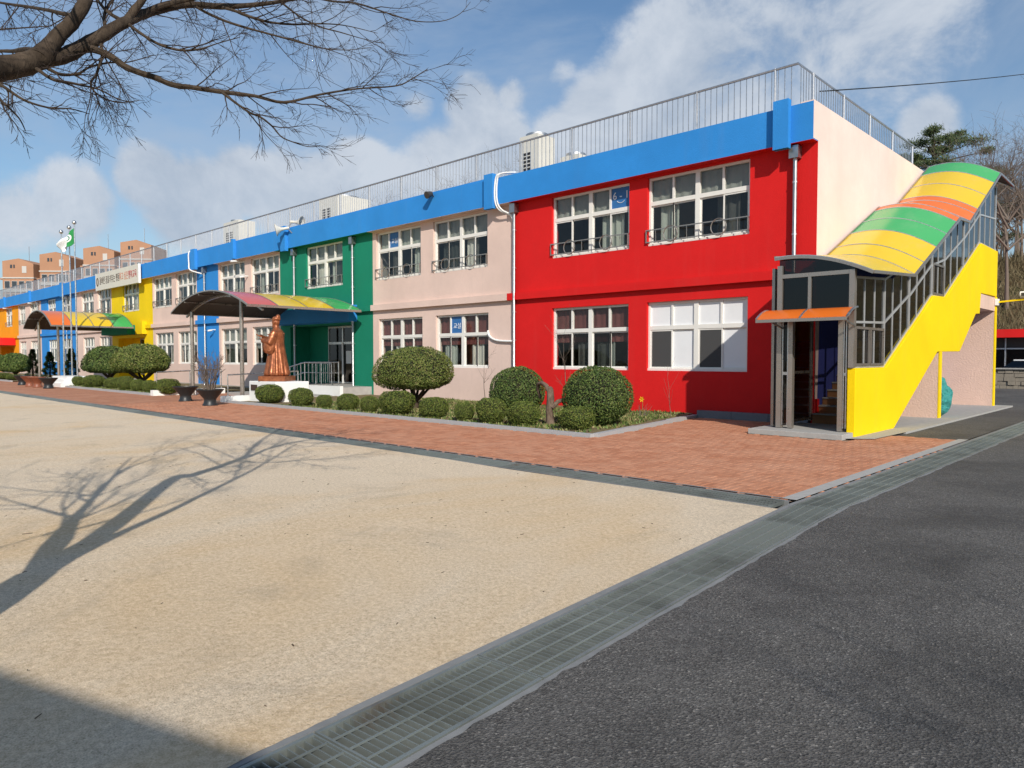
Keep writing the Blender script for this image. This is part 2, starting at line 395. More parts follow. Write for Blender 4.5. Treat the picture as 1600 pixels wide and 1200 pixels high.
sheet('asphalt_road', M['asphalt'], lambda y: (Rd(y)+E1*.8+.025*mnoise.noise((0, y*2.1, 4))+.02*mnoise.noise((0, y*8, 4)), None), 0, 30, -14, 60, 40, 900, asz)
mb = MB().poly([(-4.7,15.6,-.012),(-3.24,15.3,-.012),(-3.24,60,-.012),(-14,60,-.012),(-14,27.6,-.012),(-4.7,27.6,-.012)])
tag(mb.build('asphalt_lane', M['asphalt']), kind='structure')
# concrete edges and trough of the drains
mb = MB()
for a, b in ((-2.0, 7.5), (7.5, 30)):
    for f, s in ((Ld, -1), (Rd, 1)):
        x0, x1 = f(a), f(b); e = E1*s
        mb.poly([(x0,a,.006),(x0+e,a,.006),(x1+e,b,.006),(x1,b,.006)][::(1 if s > 0 else -1)])
        mb.poly([(x0,a,.006),(x1,b,.006),(x1,b,-.40),(x0,a,-.40)][::(1 if s > 0 else -1)])
    mb.poly([(Ld(a),a,-.30),(Rd(a),a,-.30),(Rd(b),b,-.30),(Ld(b),b,-.30)])
YA, YB = 7.20, 7.62
for (y, e) in ((YA, -.035), (YB, .05)):
    mb.poly([(-60,y,.005),(-3.2,y,.005),(-3.2,y+e,.005),(-60,y+e,.005)][::(1 if e > 0 else -1)])
    mb.poly([(-60,y,.005),(-3.2,y,.005),(-3.2,y,-.3),(-60,y,-.3)])
mb.poly([(-60,YA,-.26),(-3.2,YA,-.26),(-3.2,YB,-.26),(-60,YB,-.26)])
tag(mb.build('drain_trough', M['edge'], fix=False), kind='structure')

# gratings: one thing per panel
def grate_mesh(w, L, nb):
    side = MB(); side.box(-w/2, -w/2+.02, -L/2+.004, L/2-.004, -.035, .008); side.box(w/2-.02, w/2, -L/2+.004, L/2-.004, -.035, .008)
    side.box(-w/2+.02, w/2-.02, -L/2+.004, -L/2+.010, -.035, .008); side.box(-w/2+.02, w/2-.02, L/2-.010, L/2-.004, -.035, .008)
    rods = MB()
    for k in range(3):
        x = -w/2 + w*(k+1)/4; rods.bar((x, -L/2+.012, .0035), (x, L/2-.012, .0035), .008, .008)
    bar = MB(); bar.box(-w/2+.021, w/2-.021, -.0022, .0022, -.036, .002)
    bars = MB()
    for k in range(nb):
        y = -L/2 + L*(k+.5)/nb; bars.box(-w/2+.021, w/2-.021, y-.0022, y+.0022, -.036, .002)
    return side.mesh('grate_frame', M['galv']), rods.mesh('rod', M['galv']), bar.mesh('bar', M['galv']), bars.mesh('bar_set', M['galv'])
W1 = .43; GM = grate_mesh(W1, 1.0, 26)
def grate(x, y, rz, label, group, single):
    o = link('drain_grate', GM[0], None, (x, y, 0)); o.rotation_euler.z = rz; tag(o, label, 'drain grate', group)
    link('rods', GM[1], o)
    if single:
        for k in range(26): link('bar', GM[2], o, (0, -.5+(k+.5)/26, 0))
    else: link('bars', GM[3], o)['kind'] = 'stuff'
dirv = math.atan2(.08, 1)
for k in range(8):
    y = -.45 + k; 
    if y > 7.2: break
    yy = y+.5; grate((Ld(yy)+Rd(yy))/2, yy, dirv, 'grey steel drain grate along the asphalt edge, %s from the bottom of the photo' % ordw(k), 'drain grates along the asphalt', k < 6)
for k in range(15):
    yy = 8.02 + k; grate((Ld(yy)+Rd(yy))/2, yy, .003, 'grey steel drain grate between brick paving and asphalt, %s past the sand corner' % ordw(k), 'drain grates along the asphalt', False)
for k in range(44):
    grate(-3.75-k*1.004, (YA+YB)/2, pi/2, 'grey steel drain grate between sand and brick paving, %s from the asphalt drain' % ordw(k), 'drain grates along the brick paving', k < 3)

# brick paving: base sheet, pavers in herringbone near the camera
def in_paving(x, y):
    if not (-3.24 >= x and y >= 7.68): return False
    if y <= 11.03: return True
    if x > -8.62 and y <= 13.86: return True
    if y <= 16.74:
        kx = -8.45 - 1.05*(y-11.05)/5.75
        if x < kx+.06: return False
        if y > 13.86 and x > -6.76: return x > -4.75 and y < 15.5 and x < -3.24
        return True
    return False
base = MB()
base.poly([(-100,7.67,-.006),(-26,7.67,-.006),(-26,16.8,-.006),(-100,16.8,-.006)])
pv = base.build('brick_pavement', M['brick_far']); tag(pv, kind='structure')
jb = MB().poly([(-26,7.67,-.008),(-3.2,7.67,-.008),(-3.2,15.5,-.008),(-4.6,15.7,-.008),(-6.4,16.8,-.008),(-26,16.8,-.008)]).build('paving_bed', M['joint']); jb.parent = pv
U = .1; cells = []
rb = R(3)
for iy in range(0, 92):
    for ix in range(-250, 0):
        k = (ix-iy) % 4
        x, y = -3.24+ix*U, 7.68+iy*U
        if k == 0: q = (x, y, 2*U, U)
        elif k == 3: q = (x, y, U, 2*U)
        else: continue
        cx, cy = q[0]+q[2]/2, q[1]+q[3]/2
        if x < -26 or not in_paving(cx, cy) or not in_paving(cx-q[2]*.3, cy+q[3]*.3): continue
        cells.append((cx*cx+cy*cy, cx, cy, q[2], q[3]))
cells.sort()
def brick_geo(mb, cx, cy, w, h, z, tl):
    g = .0035; b = .007; x0, x1, y0, y1 = cx-w/2+g, cx+w/2-g, cy-h/2+g, cy+h/2-g; n = len(mb.v)
    mb.v += [(x0,y0,-.008),(x1,y0,-.008),(x1,y1,-.008),(x0,y1,-.008)]
    for (dx, dy, zz) in ((0,0,z-.005),): mb.v += [(x0,y0,zz),(x1,y0,zz),(x1,y1,zz),(x0,y1,zz)]
    mb.v += [(x0+b,y0+b,z-tl),(x1-b,y0+b,z+tl),(x1-b,y1-b,z+tl),(x0+b,y1-b,z-tl)]
    for a in (0, 4):
        for i in range(4): j = (i+1) % 4; mb.f.append((n+a+i, n+a+j, n+a+4+j, n+a+4+i))
    mb.f.append((n+8, n+9, n+10, n+11))
BV = []
for (w_, h_) in ((2*U, U), (U, 2*U)):
    for q in range(4):
        m_ = MB(); brick_geo(m_, 0, 0, w_, h_, .014, rb.uniform(-.002, .002)); BV.append(m_.mesh('brick', M['paver']))
for i, (_, cx, cy, w_, h_) in enumerate(cells[:300]):
    link('brick', BV[(0 if w_ > h_ else 4)+i % 4], pv, (cx, cy, rb.uniform(-.002, .002)))
mb = MB()
for (_, cx, cy, w_, h_) in cells[300:]: brick_geo(mb, cx, cy, w_, h_, .014+rb.uniform(-.002, .002), rb.uniform(-.002, .002))
o = mb.build('bricks', M['paver'], pv); o['kind'] = 'stuff'
# edging strip by the drain, concrete apron beside the stair
mb = MB().poly([(-3.31,7.68,.0185),(-3.145,7.68,.0185),(-3.17,15.6,.0185),(-3.33,15.6,.0185)]).build('paving_edge', M['concrete']); mb.parent = pv
mb = MB().poly([(-60,7.665,.0185),(-3.31,7.665,.0185),(-3.31,7.705,.0185),(-60,7.705,.0185)]).build('paving_edge', M['edge']); mb.parent = pv
mb = MB().box(-6.9,-4.40,16.2,27.5,-.02,.03); mb.poly([(-4.95,14.0,.028),(-4.45,14.4,.028),(-4.40,16.2,.028),(-5.0,16.2,.028)])
tag(mb.build('concrete_apron', M['concrete']), kind='structure')

# planting bed with granite kerb
def bedpoly(x0, x1, y0, y1): return [(x0,y0),(x1,y0),(x1-1.02 if x1 > -9 else x1, y1),(x0,y1)]
BZ = .05
mb = MB()
def bedsheet(mb, x0, x1, y0, y1, slant):
    nx, ny = int((x1-x0)*3), int((y1-y0)*3); n0 = len(mb.v)
    for j in range(ny+1):
        for i in range(nx+1):
            t_ = j/ny; xe = x1-slant*t_; x = x0+(xe-x0)*i/nx; y = y0+(y1-y0)*t_
            mb.v.append((x, y, BZ+.05*mnoise.noise((x*.8, y*.8, 1))+.03*t_))
    for j in range(ny):
        for i in range(nx):
            k = n0+j*(nx+1)+i; mb.f.append((k, k+1, k+nx+2, k+nx+1))
bedsheet(mb, -24.2, -8.58, 11.12, 16.78, 1.02); bedsheet(mb, -41.0, -31.4, 11.12, 16.78, 0); bedsheet(mb, -47, -41, 11.12, 16.78, 0); bedsheet(mb, -90, -55.5, 11.12, 16.78, 0)
mb.sm = True
tag(mb.build('planting_bed', M['soil']), kind='structure')
kb = empty('bed_kerb'); tag(kb, kind='structure')
def kerb_run(p, q, L, h=.085, w=.13, parent=kb):
    p, q = Vector(p), Vector(q); n = max(1, round((q-p).length/L)); d = (q-p)/n
    rk = R(int(abs(p.x)*10))
    for i in range(n):
        a = p+d*i+d.normalized()*.004; b = p+d*(i+1)-d.normalized()*.004
        hh = h+rk.uniform(-.006, .006)
        MB().bar((a.x, a.y, hh/2-.02), (b.x, b.y, hh/2-.02), w, hh+.04).build('kerb_stone', M['granite'], parent)
kerb_run((-24.2, 11.06, 0), (-8.50, 11.06, 0), 1.0)
kerb_run((-8.48, 11.14, 0), (-9.50, 16.72, 0), 1.0)
kerb_run((-41, 11.06, 0), (-31.4, 11.06, 0), 1.6); kerb_run((-47.0, 11.06, 0), (-41.0, 11.06, 0), 1.6); kerb_run((-90, 11.06, 0), (-55.5, 11.06, 0), 2.4)
# grass and weeds: uncountable
def tuft_mesh(n, spots, seed, hmax, name, mt):
    r = R(seed); mb = MB()
    for (x0, x1, y0, y1, cnt) in spots:
        for _ in range(cnt):
            x, y = r.uniform(x0, x1), r.uniform(y0, y1)
            if x > -8.75-1.02*(y-11.1)/5.6: continue
            if mnoise.noise((x*.9, y*.9, 5)) + r.uniform(-.25, .25) < n: continue
            h = r.uniform(.3, 1)*hmax; a = r.uniform(0, 6.28); ww = r.uniform(.012, .03); l = r.uniform(.2, .9)*h
            z = BZ+.05*mnoise.noise((x*.8, y*.8, 1))+.03*(y-11.12)/5.66
            mb.tri((x-cos(a)*ww, y-sin(a)*ww, z), (x+cos(a)*ww, y+sin(a)*ww, z), (x-sin(a)*l+r.uniform(-.02,.02), y+cos(a)*l, z+h))
    return mb.build(name, mt)
def leafmat(name, stops, scale=5, rough=.6, trans=.0):
    t = NT(name); geo = t.n('ShaderNodeNewGeometry')
    n1 = t.noise(scale, 3, .6, co=geo.outputs['Position'])
    f = t.mix(geo.outputs['Random Per Island'], n1, .45)
    c = t.ramp(f, stops)
    t.set(c, rough, 0, None, .3); return t.m
M['grass'] = leafmat('weed_leaves', [(.25, (.05, .09, .02)), (.45, (.11, .17, .035)), (.6, (.20, .20, .07)), (.78, (.30, .24, .12))], 2)
tag(tuft_mesh(-.25, [(-21,-8.6,11.15,16.7,26000), (-46.5,-31.6,11.15,13,5000)], 4, .075, 'bed_grass', M['grass']), 'low green and straw coloured weeds covering the planting bed', 'grass', kind='stuff')
# fallen twigs, bark and leaves on the sand
r = R(12); mb = MB()
for _ in range(130):
    x = r.uniform(-13, -2.7); y = r.uniform(.6, 7)
    if x > Ld(y)-.1: continue
    a = r.uniform(0, 6.28); l = r.uniform(.008, .035)*(2.4 if r.random() < .08 else 1); ww = r.uniform(.0012, .003) if r.random() < .7 else r.uniform(.004, .009)
    z = sandz(x, y)+.004
    mb.bar((x, y, z), (x+cos(a)*l, y+sin(a)*l, z+r.uniform(0, .006)), ww, .004)
M['litter'] = plain('dead_twig', (.10, .065, .04), .9, .3, 50)
tag(mb.build('ground_litter', M['litter']), 'scattered dark twigs and leaf scraps on the sand', 'litter', kind='stuff')
r = R(13); mb = MB()
for _ in range(110):
    y = r.uniform(.8, 14); x = r.uniform(Rd(y)+.1, Rd(y)+6); s = r.uniform(.002, .005)
    mb.box(x-s, x+s, y-s, y+s, -.02, asz(x, y)+s*.8)
M['grit'] = plain('pale_grit', (.30, .29, .27), .9, .3, 50)
tag(mb.build('road_grit', M['grit']), 'pale grit and small stones scattered on the asphalt', 'grit', kind='stuff')

# ================================================================== SCHOOL BUILDING
FY = 16.80
school = empty('school_building', (-40, FY, 0), 'long two storey school building painted red, pink, green, blue, yellow and orange', 'building')
def sp(mb, name, mt, parent=school, fix=False):
    o = mb.build(name, mt, parent, fix)
    if parent is school: o.matrix_parent_inverse = Matrix.Translation((40, -FY, 0))
    return o
def wall_holes(mb, x0, x1, z0, z1, holes, y, th):
    xs = sorted({x0, x1, *[h[0] for h in holes], *[h[1] for h in holes]}); zs = sorted({z0, z1, *[h[2] for h in holes], *[h[3] for h in holes]})
    def hole(a, b): return any(h[0] <= a < h[1] and h[2] <= b < h[3] for h in holes)
    for i in range(len(xs)-1):
        for j in range(len(zs)-1):
            if hole(xs[i]+1e-4, zs[j]+1e-4): continue
            a, b, c, d = xs[i], xs[i+1], zs[j], zs[j+1]
            mb.quad((a,y,c),(b,y,c),(b,y,d),(a,y,d)); mb.quad((b,y+th,c),(a,y+th,c),(a,y+th,d),(b,y+th,d))
    for (a, b, c, d) in holes:
        mb.quad((a,y,c),(a,y,d),(a,y+th,d),(a,y+th,c)); mb.quad((b,y,c),(b,y+th,c),(b,y+th,d),(b,y,d))
        mb.quad((a,y,d),(b,y,d),(b,y+th,d),(a,y+th,d)); mb.quad((a,y,c),(a,y+th,c),(b,y+th,c),(b,y,c))
    mb.quad((x0,y,z0),(x0,y,z1),(x0,y+th,z1),(x0,y+th,z0)); mb.quad((x1,y,z0),(x1,y+th,z0),(x1,y+th,z1),(x1,y,z1))
XE = -6.503
SEC = [('red', -16.05, XE), ('pink', -23.83, -16.05), ('green', -31.20, -23.83), ('pink', -37.77, -31.20), ('blue', -40.50, -37.77),
       ('pink', -47.08, -40.50), ('yellow', -54.64, -47.08), ('pink', -62.60, -54.64), ('blue', -72.9, -62.60), ('pink', -80.9, -72.9), ('orange', -91.0, -80.9)]
UZ, LZ = (4.58, 6.42), (1.20, 3.06)
UP_W = [(-14.50,-11.66),(-11.07,-8.13),(-23.60,-20.83),(-20.13,-17.32),(-28.88,-25.97),(-34.09,-31.30),(-37.60,-34.75),(-43.40,-40.60),(-46.95,-44.06),(-52.35,-49.40),
        (-57.66,-54.85),(-61.42,-58.55),(-66.64,-64.3),(-70.9,-68.4),(-76.7,-74.2),(-80.6,-78.3),(-86.1,-83.4)]
LO_W = [(-14.49,-11.67),(-11.07,-8.15),(-23.45,-20.75),(-19.99,-17.28),(-34.0,-31.30),(-37.5,-34.6),(-43.2,-40.6),(-46.7,-43.9),(-57.4,-54.85),(-61.2,-58.5),(-66.6,-64.3),(-70.8,-68.3),(-76.6,-74.2),(-80.5,-78.2)]
ENT = {'green': (-30.3, -25.15, .0, 2.95), 'yellow': (-53.4, -48.6, .0, 2.85), 'orange': (-88.5, -83.0, .0, 2.7)}
for (c, a, b) in SEC:
    holes = [(p, q, *UZ) for p, q in UP_W if a <= p and q <= b] + [(p, q, *LZ) for p, q in LO_W if a <= p and q <= b]
    if c in ENT: holes.append(ENT[c])
    mb = MB(); wall_holes(mb, a, b, 0, 6.52, holes, FY, .30)
    sp(mb, 'wall', M[c])['label'] = c + ' painted stucco wall bay'
    xa, xb = (a-.25 if c == 'red' else a), (b-.25 if c == 'pink' and b == -16.05 else b)
    mb = MB().box(xa+.002, xb-.002, FY-.13, FY+.02, 3.40, 3.62); sp(mb, 'string_course', M[c])
# parapet
mb = MB().box(-91.0, XE, FY-.28, FY+.10, 6.48, 7.33); sp(mb, 'parapet_band', M['blue'])
for (c, a, b) in SEC:
    if c != 'blue': sp(MB().box(a+.001, b-.001, FY-.278, FY-.001, 6.474, 6.4805), 'eave_soffit', M[c])
mb = MB().box(-91.0, -16.95, FY-.255, FY+.12, 7.325, 7.40); sp(mb, 'parapet_cap', M['blue'])
for x, wd, tall in ((-7.20,.36,1),(-16.85,.40,1),(-30.15,.42,1),(-35.2,.20,0),(-40.0,.55,1),(-65.2,.55,1),(-75.1,.3,0),(-84.7,.3,0)):
    mb = MB().box(x-wd/2, x+wd/2, FY-.43, FY-.27, 6.36 if tall else 6.5, 7.47); sp(mb, 'parapet_block', M['blue'])
    if not tall:
        sp(MB().tube([(x, FY-.5, 6.36), (x, FY-.02, 6.42)], .05, 8), 'spout', M['white'])
# end wall, back wall, roof, inside
mb = MB().prism_x([(FY+.004,0),(26.3,0),(26.3,7.36),(FY-.277,7.36),(FY-.277,6.50),(FY+.004,6.50)], -6.80, -6.50); sp(mb, 'end_wall', M['pink_end'], fix=True)
mb = MB().box(-91,-6.81,26.0,26.29,0,7.3); mb.box(-91,-90.7,FY+.31,26,0,7.3); sp(mb, 'back_wall', M['pink'])
mb = MB().box(-90.7,-6.81,FY+.11,25.99,6.62,6.92); sp(mb, 'roof_slab', M['concrete'])
mb = MB().box(-90.6,-6.82,FY+.31,20.2,-.1,.16); mb.box(-90.6,-6.82,FY+.31,20.2,3.36,3.66); mb.box(-90.6,-6.82,20.2,20.4,.1,6.6)
for (c, a, b) in SEC[:-1]: mb.box(a-.08, a+.08, FY+.305, 20.19, .17, 3.35); mb.box(a-.08, a+.08, FY+.305, 20.19, 3.67, 6.6)
sp(mb, 'room_shell', M['room'])
# grey plinth stones at the foot of the red wall
for k in range(3): sp(MB().box(-9.42+k*.95, -8.48+k*.95, FY-.16, FY-.005, 0, .20), 'plinth_stone', M['plinth'])
mb = MB().box(-91, -31.3, FY-.03, FY-.004, 0, .12); sp(mb, 'wall_foot', M['concrete'])
M['lamp'] = NT('ceiling_lamp'); M['lamp'].p.inputs['Emission Color'].default_value = (1, .98, .92, 1); M['lamp'].p.inputs['Emission Strength'].default_value = 2.2; M['lamp'] = M['lamp'].m
for x in (-10.6, -9.2, -13.6): sp(MB().box(x, x+.95, 18.55, 18.68, 6.50, 6.58), 'ceiling_lamp', M['lamp'])

# ---- windows
def pleat(x0, x1, z0, z1, y, seed, mt, amp=.025):
    r = R(seed); mb = MB(); n = max(8, int((x1-x0)/.045)); ph = r.uniform(0, 6)
    for i in range(n+1):
        x = x0+(x1-x0)*i/n; yy = y+amp*sin(i*1.25+ph)+r.uniform(-.008, .008)
        mb.v += [(x, yy, z0), (x, yy, z1)]
    for i in range(n): mb.f.append((2*i, 2*i+2, 2*i+3, 2*i+1))
    mb.sm = True; return mb
def window(x0, x1, z0, z1, kind, guard, seed):
    r = R(seed); W, H = x1-x0, z1-z0; yf = FY+.09; ya = yf+.09
    ob, tb = .065, .055; zt = z0+H*.625; xm = (x0+x1)/2; x14, x34 = x0+W*.255, x0+W*.745
    mb = MB()
    mb.box(x0+.001, x1-.001, yf, ya, z1-ob, z1-.001); mb.box(x0+.001, x1-.001, yf-.03, ya, z0+.001, z0+ob)
    mb.box(x0+.001, x0+ob, yf+.001, ya, z0+ob, z1-ob); mb.box(x1-ob, x1-.001, yf+.001, ya, z0+ob, z1-ob)
    mb.box(xm-.065, xm+.065, yf+.001, ya, z0+ob, z1-ob)
    mb.box(x0+ob, xm-.065, yf+.002, ya, zt-tb, zt+tb); mb.box(xm+.065, x1-ob, yf+.002, ya, zt-tb, zt+tb)
    for x in (x14, x34): mb.box(x-.03, x+.03, yf+.006, ya, zt+tb, z1-ob)
    # sliding sashes on two tracks
    cells = []
    for (a, b) in ((x0+ob, xm-.065), (xm+.065, x1-ob)):
        h = (a+b)/2
        for q, (s0, s1, dy) in enumerate(((a, h+.02, .045), (h-.02, b, .015))):
            if r.random() < .5: dy = .06-dy
            for (u0, u1) in ((s0, s0+.038), (s1-.038, s1)): mb.box(u0, u1, yf+dy, yf+dy+.026, z0+ob, zt-tb)
            mb.box(s0+.038, s1-.038, yf+dy+.001, yf+dy+.026, z0+ob, z0+ob+.04); mb.box(s0+.038, s1-.038, yf+dy+.001, yf+dy+.026, zt-tb-.04, zt-tb)
            cells.append((s0+.037, s1-.037, z0+ob+.039, zt-tb-.039, yf+dy+.011))
    for (a, b) in ((x0+ob, x14-.03), (x14+.03, xm-.065), (xm+.065, x34-.03), (x34+.03, x1-ob)):
        cells.append((a, b, zt+tb, z1-ob, yf+.045))
    f = sp(mb, 'window', M['frame'])
    def wp(m_, name, mt):
        o = m_.build(name, mt, f); return o
    dark = [r.random() < .42 for _ in range(8)]
    for i, (a, b, c, d, y) in enumerate(cells):
        mt = M['glass']
        if kind == 'film': mt = M['screen'] if i in (0, 2) else M['film']
        elif kind == 'plate' and i == 7: mt = M['plate']
        elif kind == 'plate2' and i == 5: mt = M['plate']
        elif dark[i] and i < 4: mt = M['screened']
        wp(MB().box(a, b, y, y+.006, c, d), 'pane', mt)
        if kind == 'plate' and i == 7: wp_plate = (a, b, c, d, y)
        if kind == 'plate2' and i == 5: wp_plate = (a, b, c, d, y)
    if kind != 'film':
        cm = (M['blind_g'] if seed % 3 else M['curtain']) if z0 > 4 else (M['curtain_r'] if x0 > -24 else M['blind_g'])
        yc = FY+.225
        wp(pleat(x0+.05, x1-.05, zt+.05 if z0 > 4 else zt-.35, z1-.03, yc, seed, cm, .012), 'blind', cm)
        for q in range(2):
            if r.random() < .9:
                a = x0+.1+r.uniform(0, .3)*W+q*W*.48; b = a+r.uniform(.18, .30)*W
                wp(pleat(a, min(b, x1-.05), z0+.03, zt+.1, yc+.05, seed+q, M['curtain'] if r.random() < .5 else M['curtain_w']), 'curtain', M['curtain'] if (seed+q) % 2 else M['curtain_w'])
    if guard:
        g = MB(); yg = FY-.045; zl, zh = z0+.10, z0+.42
        for z in (zl, zh): g.bar((x0-.02, yg, z), (x1-.005, yg, z), .028, .028)
        for x in (x0-.006, x1-.02): g.bar((x, yg+.001, zl+.015), (x, yg+.001, zh-.015), .022, .022); 
        for z in (zl, zh):
            for x in (x0+.02, x1-.04): g.bar((x, yg+.01, z+.001), (x, FY+.13, z+.001), .018, .018)
        for cx in (x0+W*.26, x0+W*.73):
            pts = [(cx+.21*cos(a), yg-.02, (zl+zh)/2+.21*sin(a)) for a in [2*pi*k/20 for k in range(21)]]
            g.tube(pts, .014, 6, False)
        for q in (.1, .42, .58, .9): g.bar((x0+W*q, yg+.002, zl+.014), (x0+W*q, yg+.002, zh-.014), .014, .014)
        wp(g, 'guard_rail', M['bronze'])
    # text on the blue room plate
    if kind in ('plate', 'plate2'): room_plate(f, wp_plate, kind)
    return f
def text_mesh(s, size, name='lettering', mt=None, sx=1.0):
    cu = bpy.data.curves.new('t', 'FONT'); cu.body = s; cu.size = size; cu.extrude = .003; cu.align_x = 'CENTER'; cu.align_y = 'CENTER'; cu.resolution_u = 3
    o = bpy.data.objects.new('t', cu); col.objects.link(o); bpy.context.view_layer.update()
    me = bpy.data.meshes.new_from_object(o.evaluated_get(bpy.context.evaluated_depsgraph_get())); me.name = name
    bpy.data.objects.remove(o); bpy.data.curves.remove(cu)
    me.materials.clear(); me.materials.append(mt)
    for v in me.vertices: v.co = (v.co.x*sx, -v.co.z, v.co.y)
    return me
def room_plate(f, q, kind):
    a, b, c, d, y = q; cx, cz = (a+b)/2, (c+d)/2
    o = link('lettering', text_mesh('6 - 1' if kind == 'plate' else '교실', .30 if kind == 'plate' else .22, mt=M['lettering']), f, (cx, y-.006, cz+(.06 if kind == 'plate' else -.05)))
    if kind == 'plate':
        pts = [(cx+.14*cos(t), y-.006, cz-.03+.11*sin(t)) for t in [pi*1.15+pi*.7*k/8 for k in range(9)]]
        MB().tube(pts, .008, 5).build('smile_mark', M['lettering'], f)
for i, (a, b) in enumerate(UP_W): window(a, b, *UZ, 'plate' if i == 0 else ('plate2' if i == 2 else 'n'), True, 100+i)
for i, (a, b) in enumerate(LO_W): window(a, b, *LZ, 'film' if i == 1 else ('plate2' if i == 3 else 'n'), False, 200+i)

# ---- rain pipes
def rainpipe(x, z0=0.05, z1=6.28, off=.10, foot=True):
    mb = MB(); y = FY-off
    p = sp(MB().box(x-.11, x+.11, FY-.21, FY-.003, 6.16, 6.44), 'rain_head', M['pipe'])
    mb.tube([(x, y, 6.2), (x, y, z0+.12), (x, y-.10, z0)], .05, 10); o = sp(mb, 'rain_pipe', M['pipe'])
    m2 = MB()
    for z in (5.6, 4.4, 3.0, 2.1, .9): m2.tube([(x, y, z), (x, y, z+.035)], .060, 10); m2.box(x-.01, x+.01, y+.04, FY-.002, z+.005, z+.03)
    m2.build('pipe_clip', M['alu'], o)
for x in (-6.98, -16.0, -25.35+.25, -29.75, -39.3, -65.0, -73.6): rainpipe(x)
# white cable conduits hanging from the roof beside the red bay
def cable(pts, r_, name='cable', mt='white'):
    P = [Vector(p) for p in pts]; out = []
    for i in range(len(P)-1):
        p0, p1, p2, p3 = P[max(i-1,0)], P[i], P[i+1], P[min(i+2, len(P)-1)]
        for k in range(6):
            t = k/6; out.append(.5*((2*p1)+(p2-p0)*t+(2*p0-5*p1+4*p2-p3)*t*t+(3*p1-p0-3*p2+p3)*t**3))
    out.append(P[-1]); return sp(MB().tube(out, r_, 7), name, M[mt])
for dx in (0, .09):
    cable([(-16.0+dx, FY-.1, 7.42), (-16.45+dx, FY-.33, 7.42), (-16.6+dx, FY-.35, 7.2), (-16.62+dx, FY-.34, 6.6), (-16.5+dx, FY-.25, 6.3), (-16.12+dx*.4, FY-.08, 6.05), (-16.08+dx*.4, FY-.06, 5.5), (-16.10+dx*.4, FY-.06, 3.7)], .027)
cable([(-17.28, FY-.03, 2.45), (-17.15, FY-.05, 2.25), (-16.8, FY-.06, 2.12), (-16.12, FY-.06, 2.08)], .035)
cable([(-40.15, FY-.1, 7.4), (-40.35, FY-.45, 7.35), (-40.38, FY-.46, 6.7), (-40.2, FY-.46, 6.35), (-39.4, FY-.1, 6.1)], .035)

# ---- entrances
def entrance(x0, x1, z1, mt, dx0, dx1):
    mb = MB(); yb = FY+1.1
    mb.box(x0-.15, x0-.004, FY+.31, yb, .0, z1+.3); mb.box(x1+.004, x1+.15, FY+.31, yb, .0, z1+.3); mb.box(x0, x1, FY+.302, yb, z1+.004, z1+.2)
    mb.box(x0, dx0, yb-.1, yb, 0, z1); 
    if dx1 < x1: mb.box(dx1, x1, yb-.1, yb, 0, z1)
    sp(mb, 'porch_wall', mt)
    fr = MB(); y = yb-.12; z0 = .42; n = 3; ztr = 2.2
    fr.box(dx0, dx1, y, y+.08, z1-.08, z1-.002); fr.box(dx0, dx1, y, y+.08, z0, z0+.06); fr.box(dx0, dx1, y+.002, y+.08, ztr-.05, ztr+.05)
    for k in range(n+1):
        x = dx0+(dx1-dx0)*k/n; fr.box(max(dx0, x-.04), min(dx1, x+.04), y-.003, y+.085, z0+.06, z1-.08)
    d = sp(fr, 'entrance_door', M['steel'])
    for k in range(n):
        a, b = dx0+(dx1-dx0)*k/n+.04, dx0+(dx1-dx0)*(k+1)/n-.04
        MB().box(a, b, y+.04, y+.048, z0+.06, ztr-.05).build('pane', M['tint'], d); MB().box(a, b, y+.04, y+.048, ztr+.05, z1-.08).build('pane', M['tint'], d)
    for x in (dx0+(dx1-dx0)*.34, dx0+(dx1-dx0)*.66): MB().box(x-.05, x+.05, y-.03, y-.004, z0, ztr).build('door_stile', M['white'], d)
    MB().box(dx0+(dx1-dx0)*.40, dx0+(dx1-dx0)*.52, y+.02, y+.03, 1.3, 1.85).build('notice_sheet', M['white'], d)
    return d
entrance(-30.3, -25.15, 2.95, M['green'], -28.7, -25.2)
entrance(-53.4, -48.6, 2.85, M['yellow'], -52.2, -49.2)
entrance(-88.5, -83.0, 2.7, M['orange'], -87, -84)
sp(MB().prism_x([(16.4,3.06),(FY-.005,3.02),(FY-.005,3.70),(16.4,3.70)], -31.0, -24.93), 'porch_slab', M['blue'], fix=True)
sp(MB().prism_x([(16.1,3.07),(FY-.005,3.05),(FY-.005,3.65),(16.1,3.65)], -54.6, -49.55), 'porch_slab', M['green'], fix=True)
sp(MB().box(-49.3,-48.1,FY-.30,FY-.01,3.05,3.85), 'porch_bracket', M['yellow'])
sp(MB().box(-89.5,-82.2,15.3,FY-.01,2.75,3.45), 'porch_slab', M['red'])
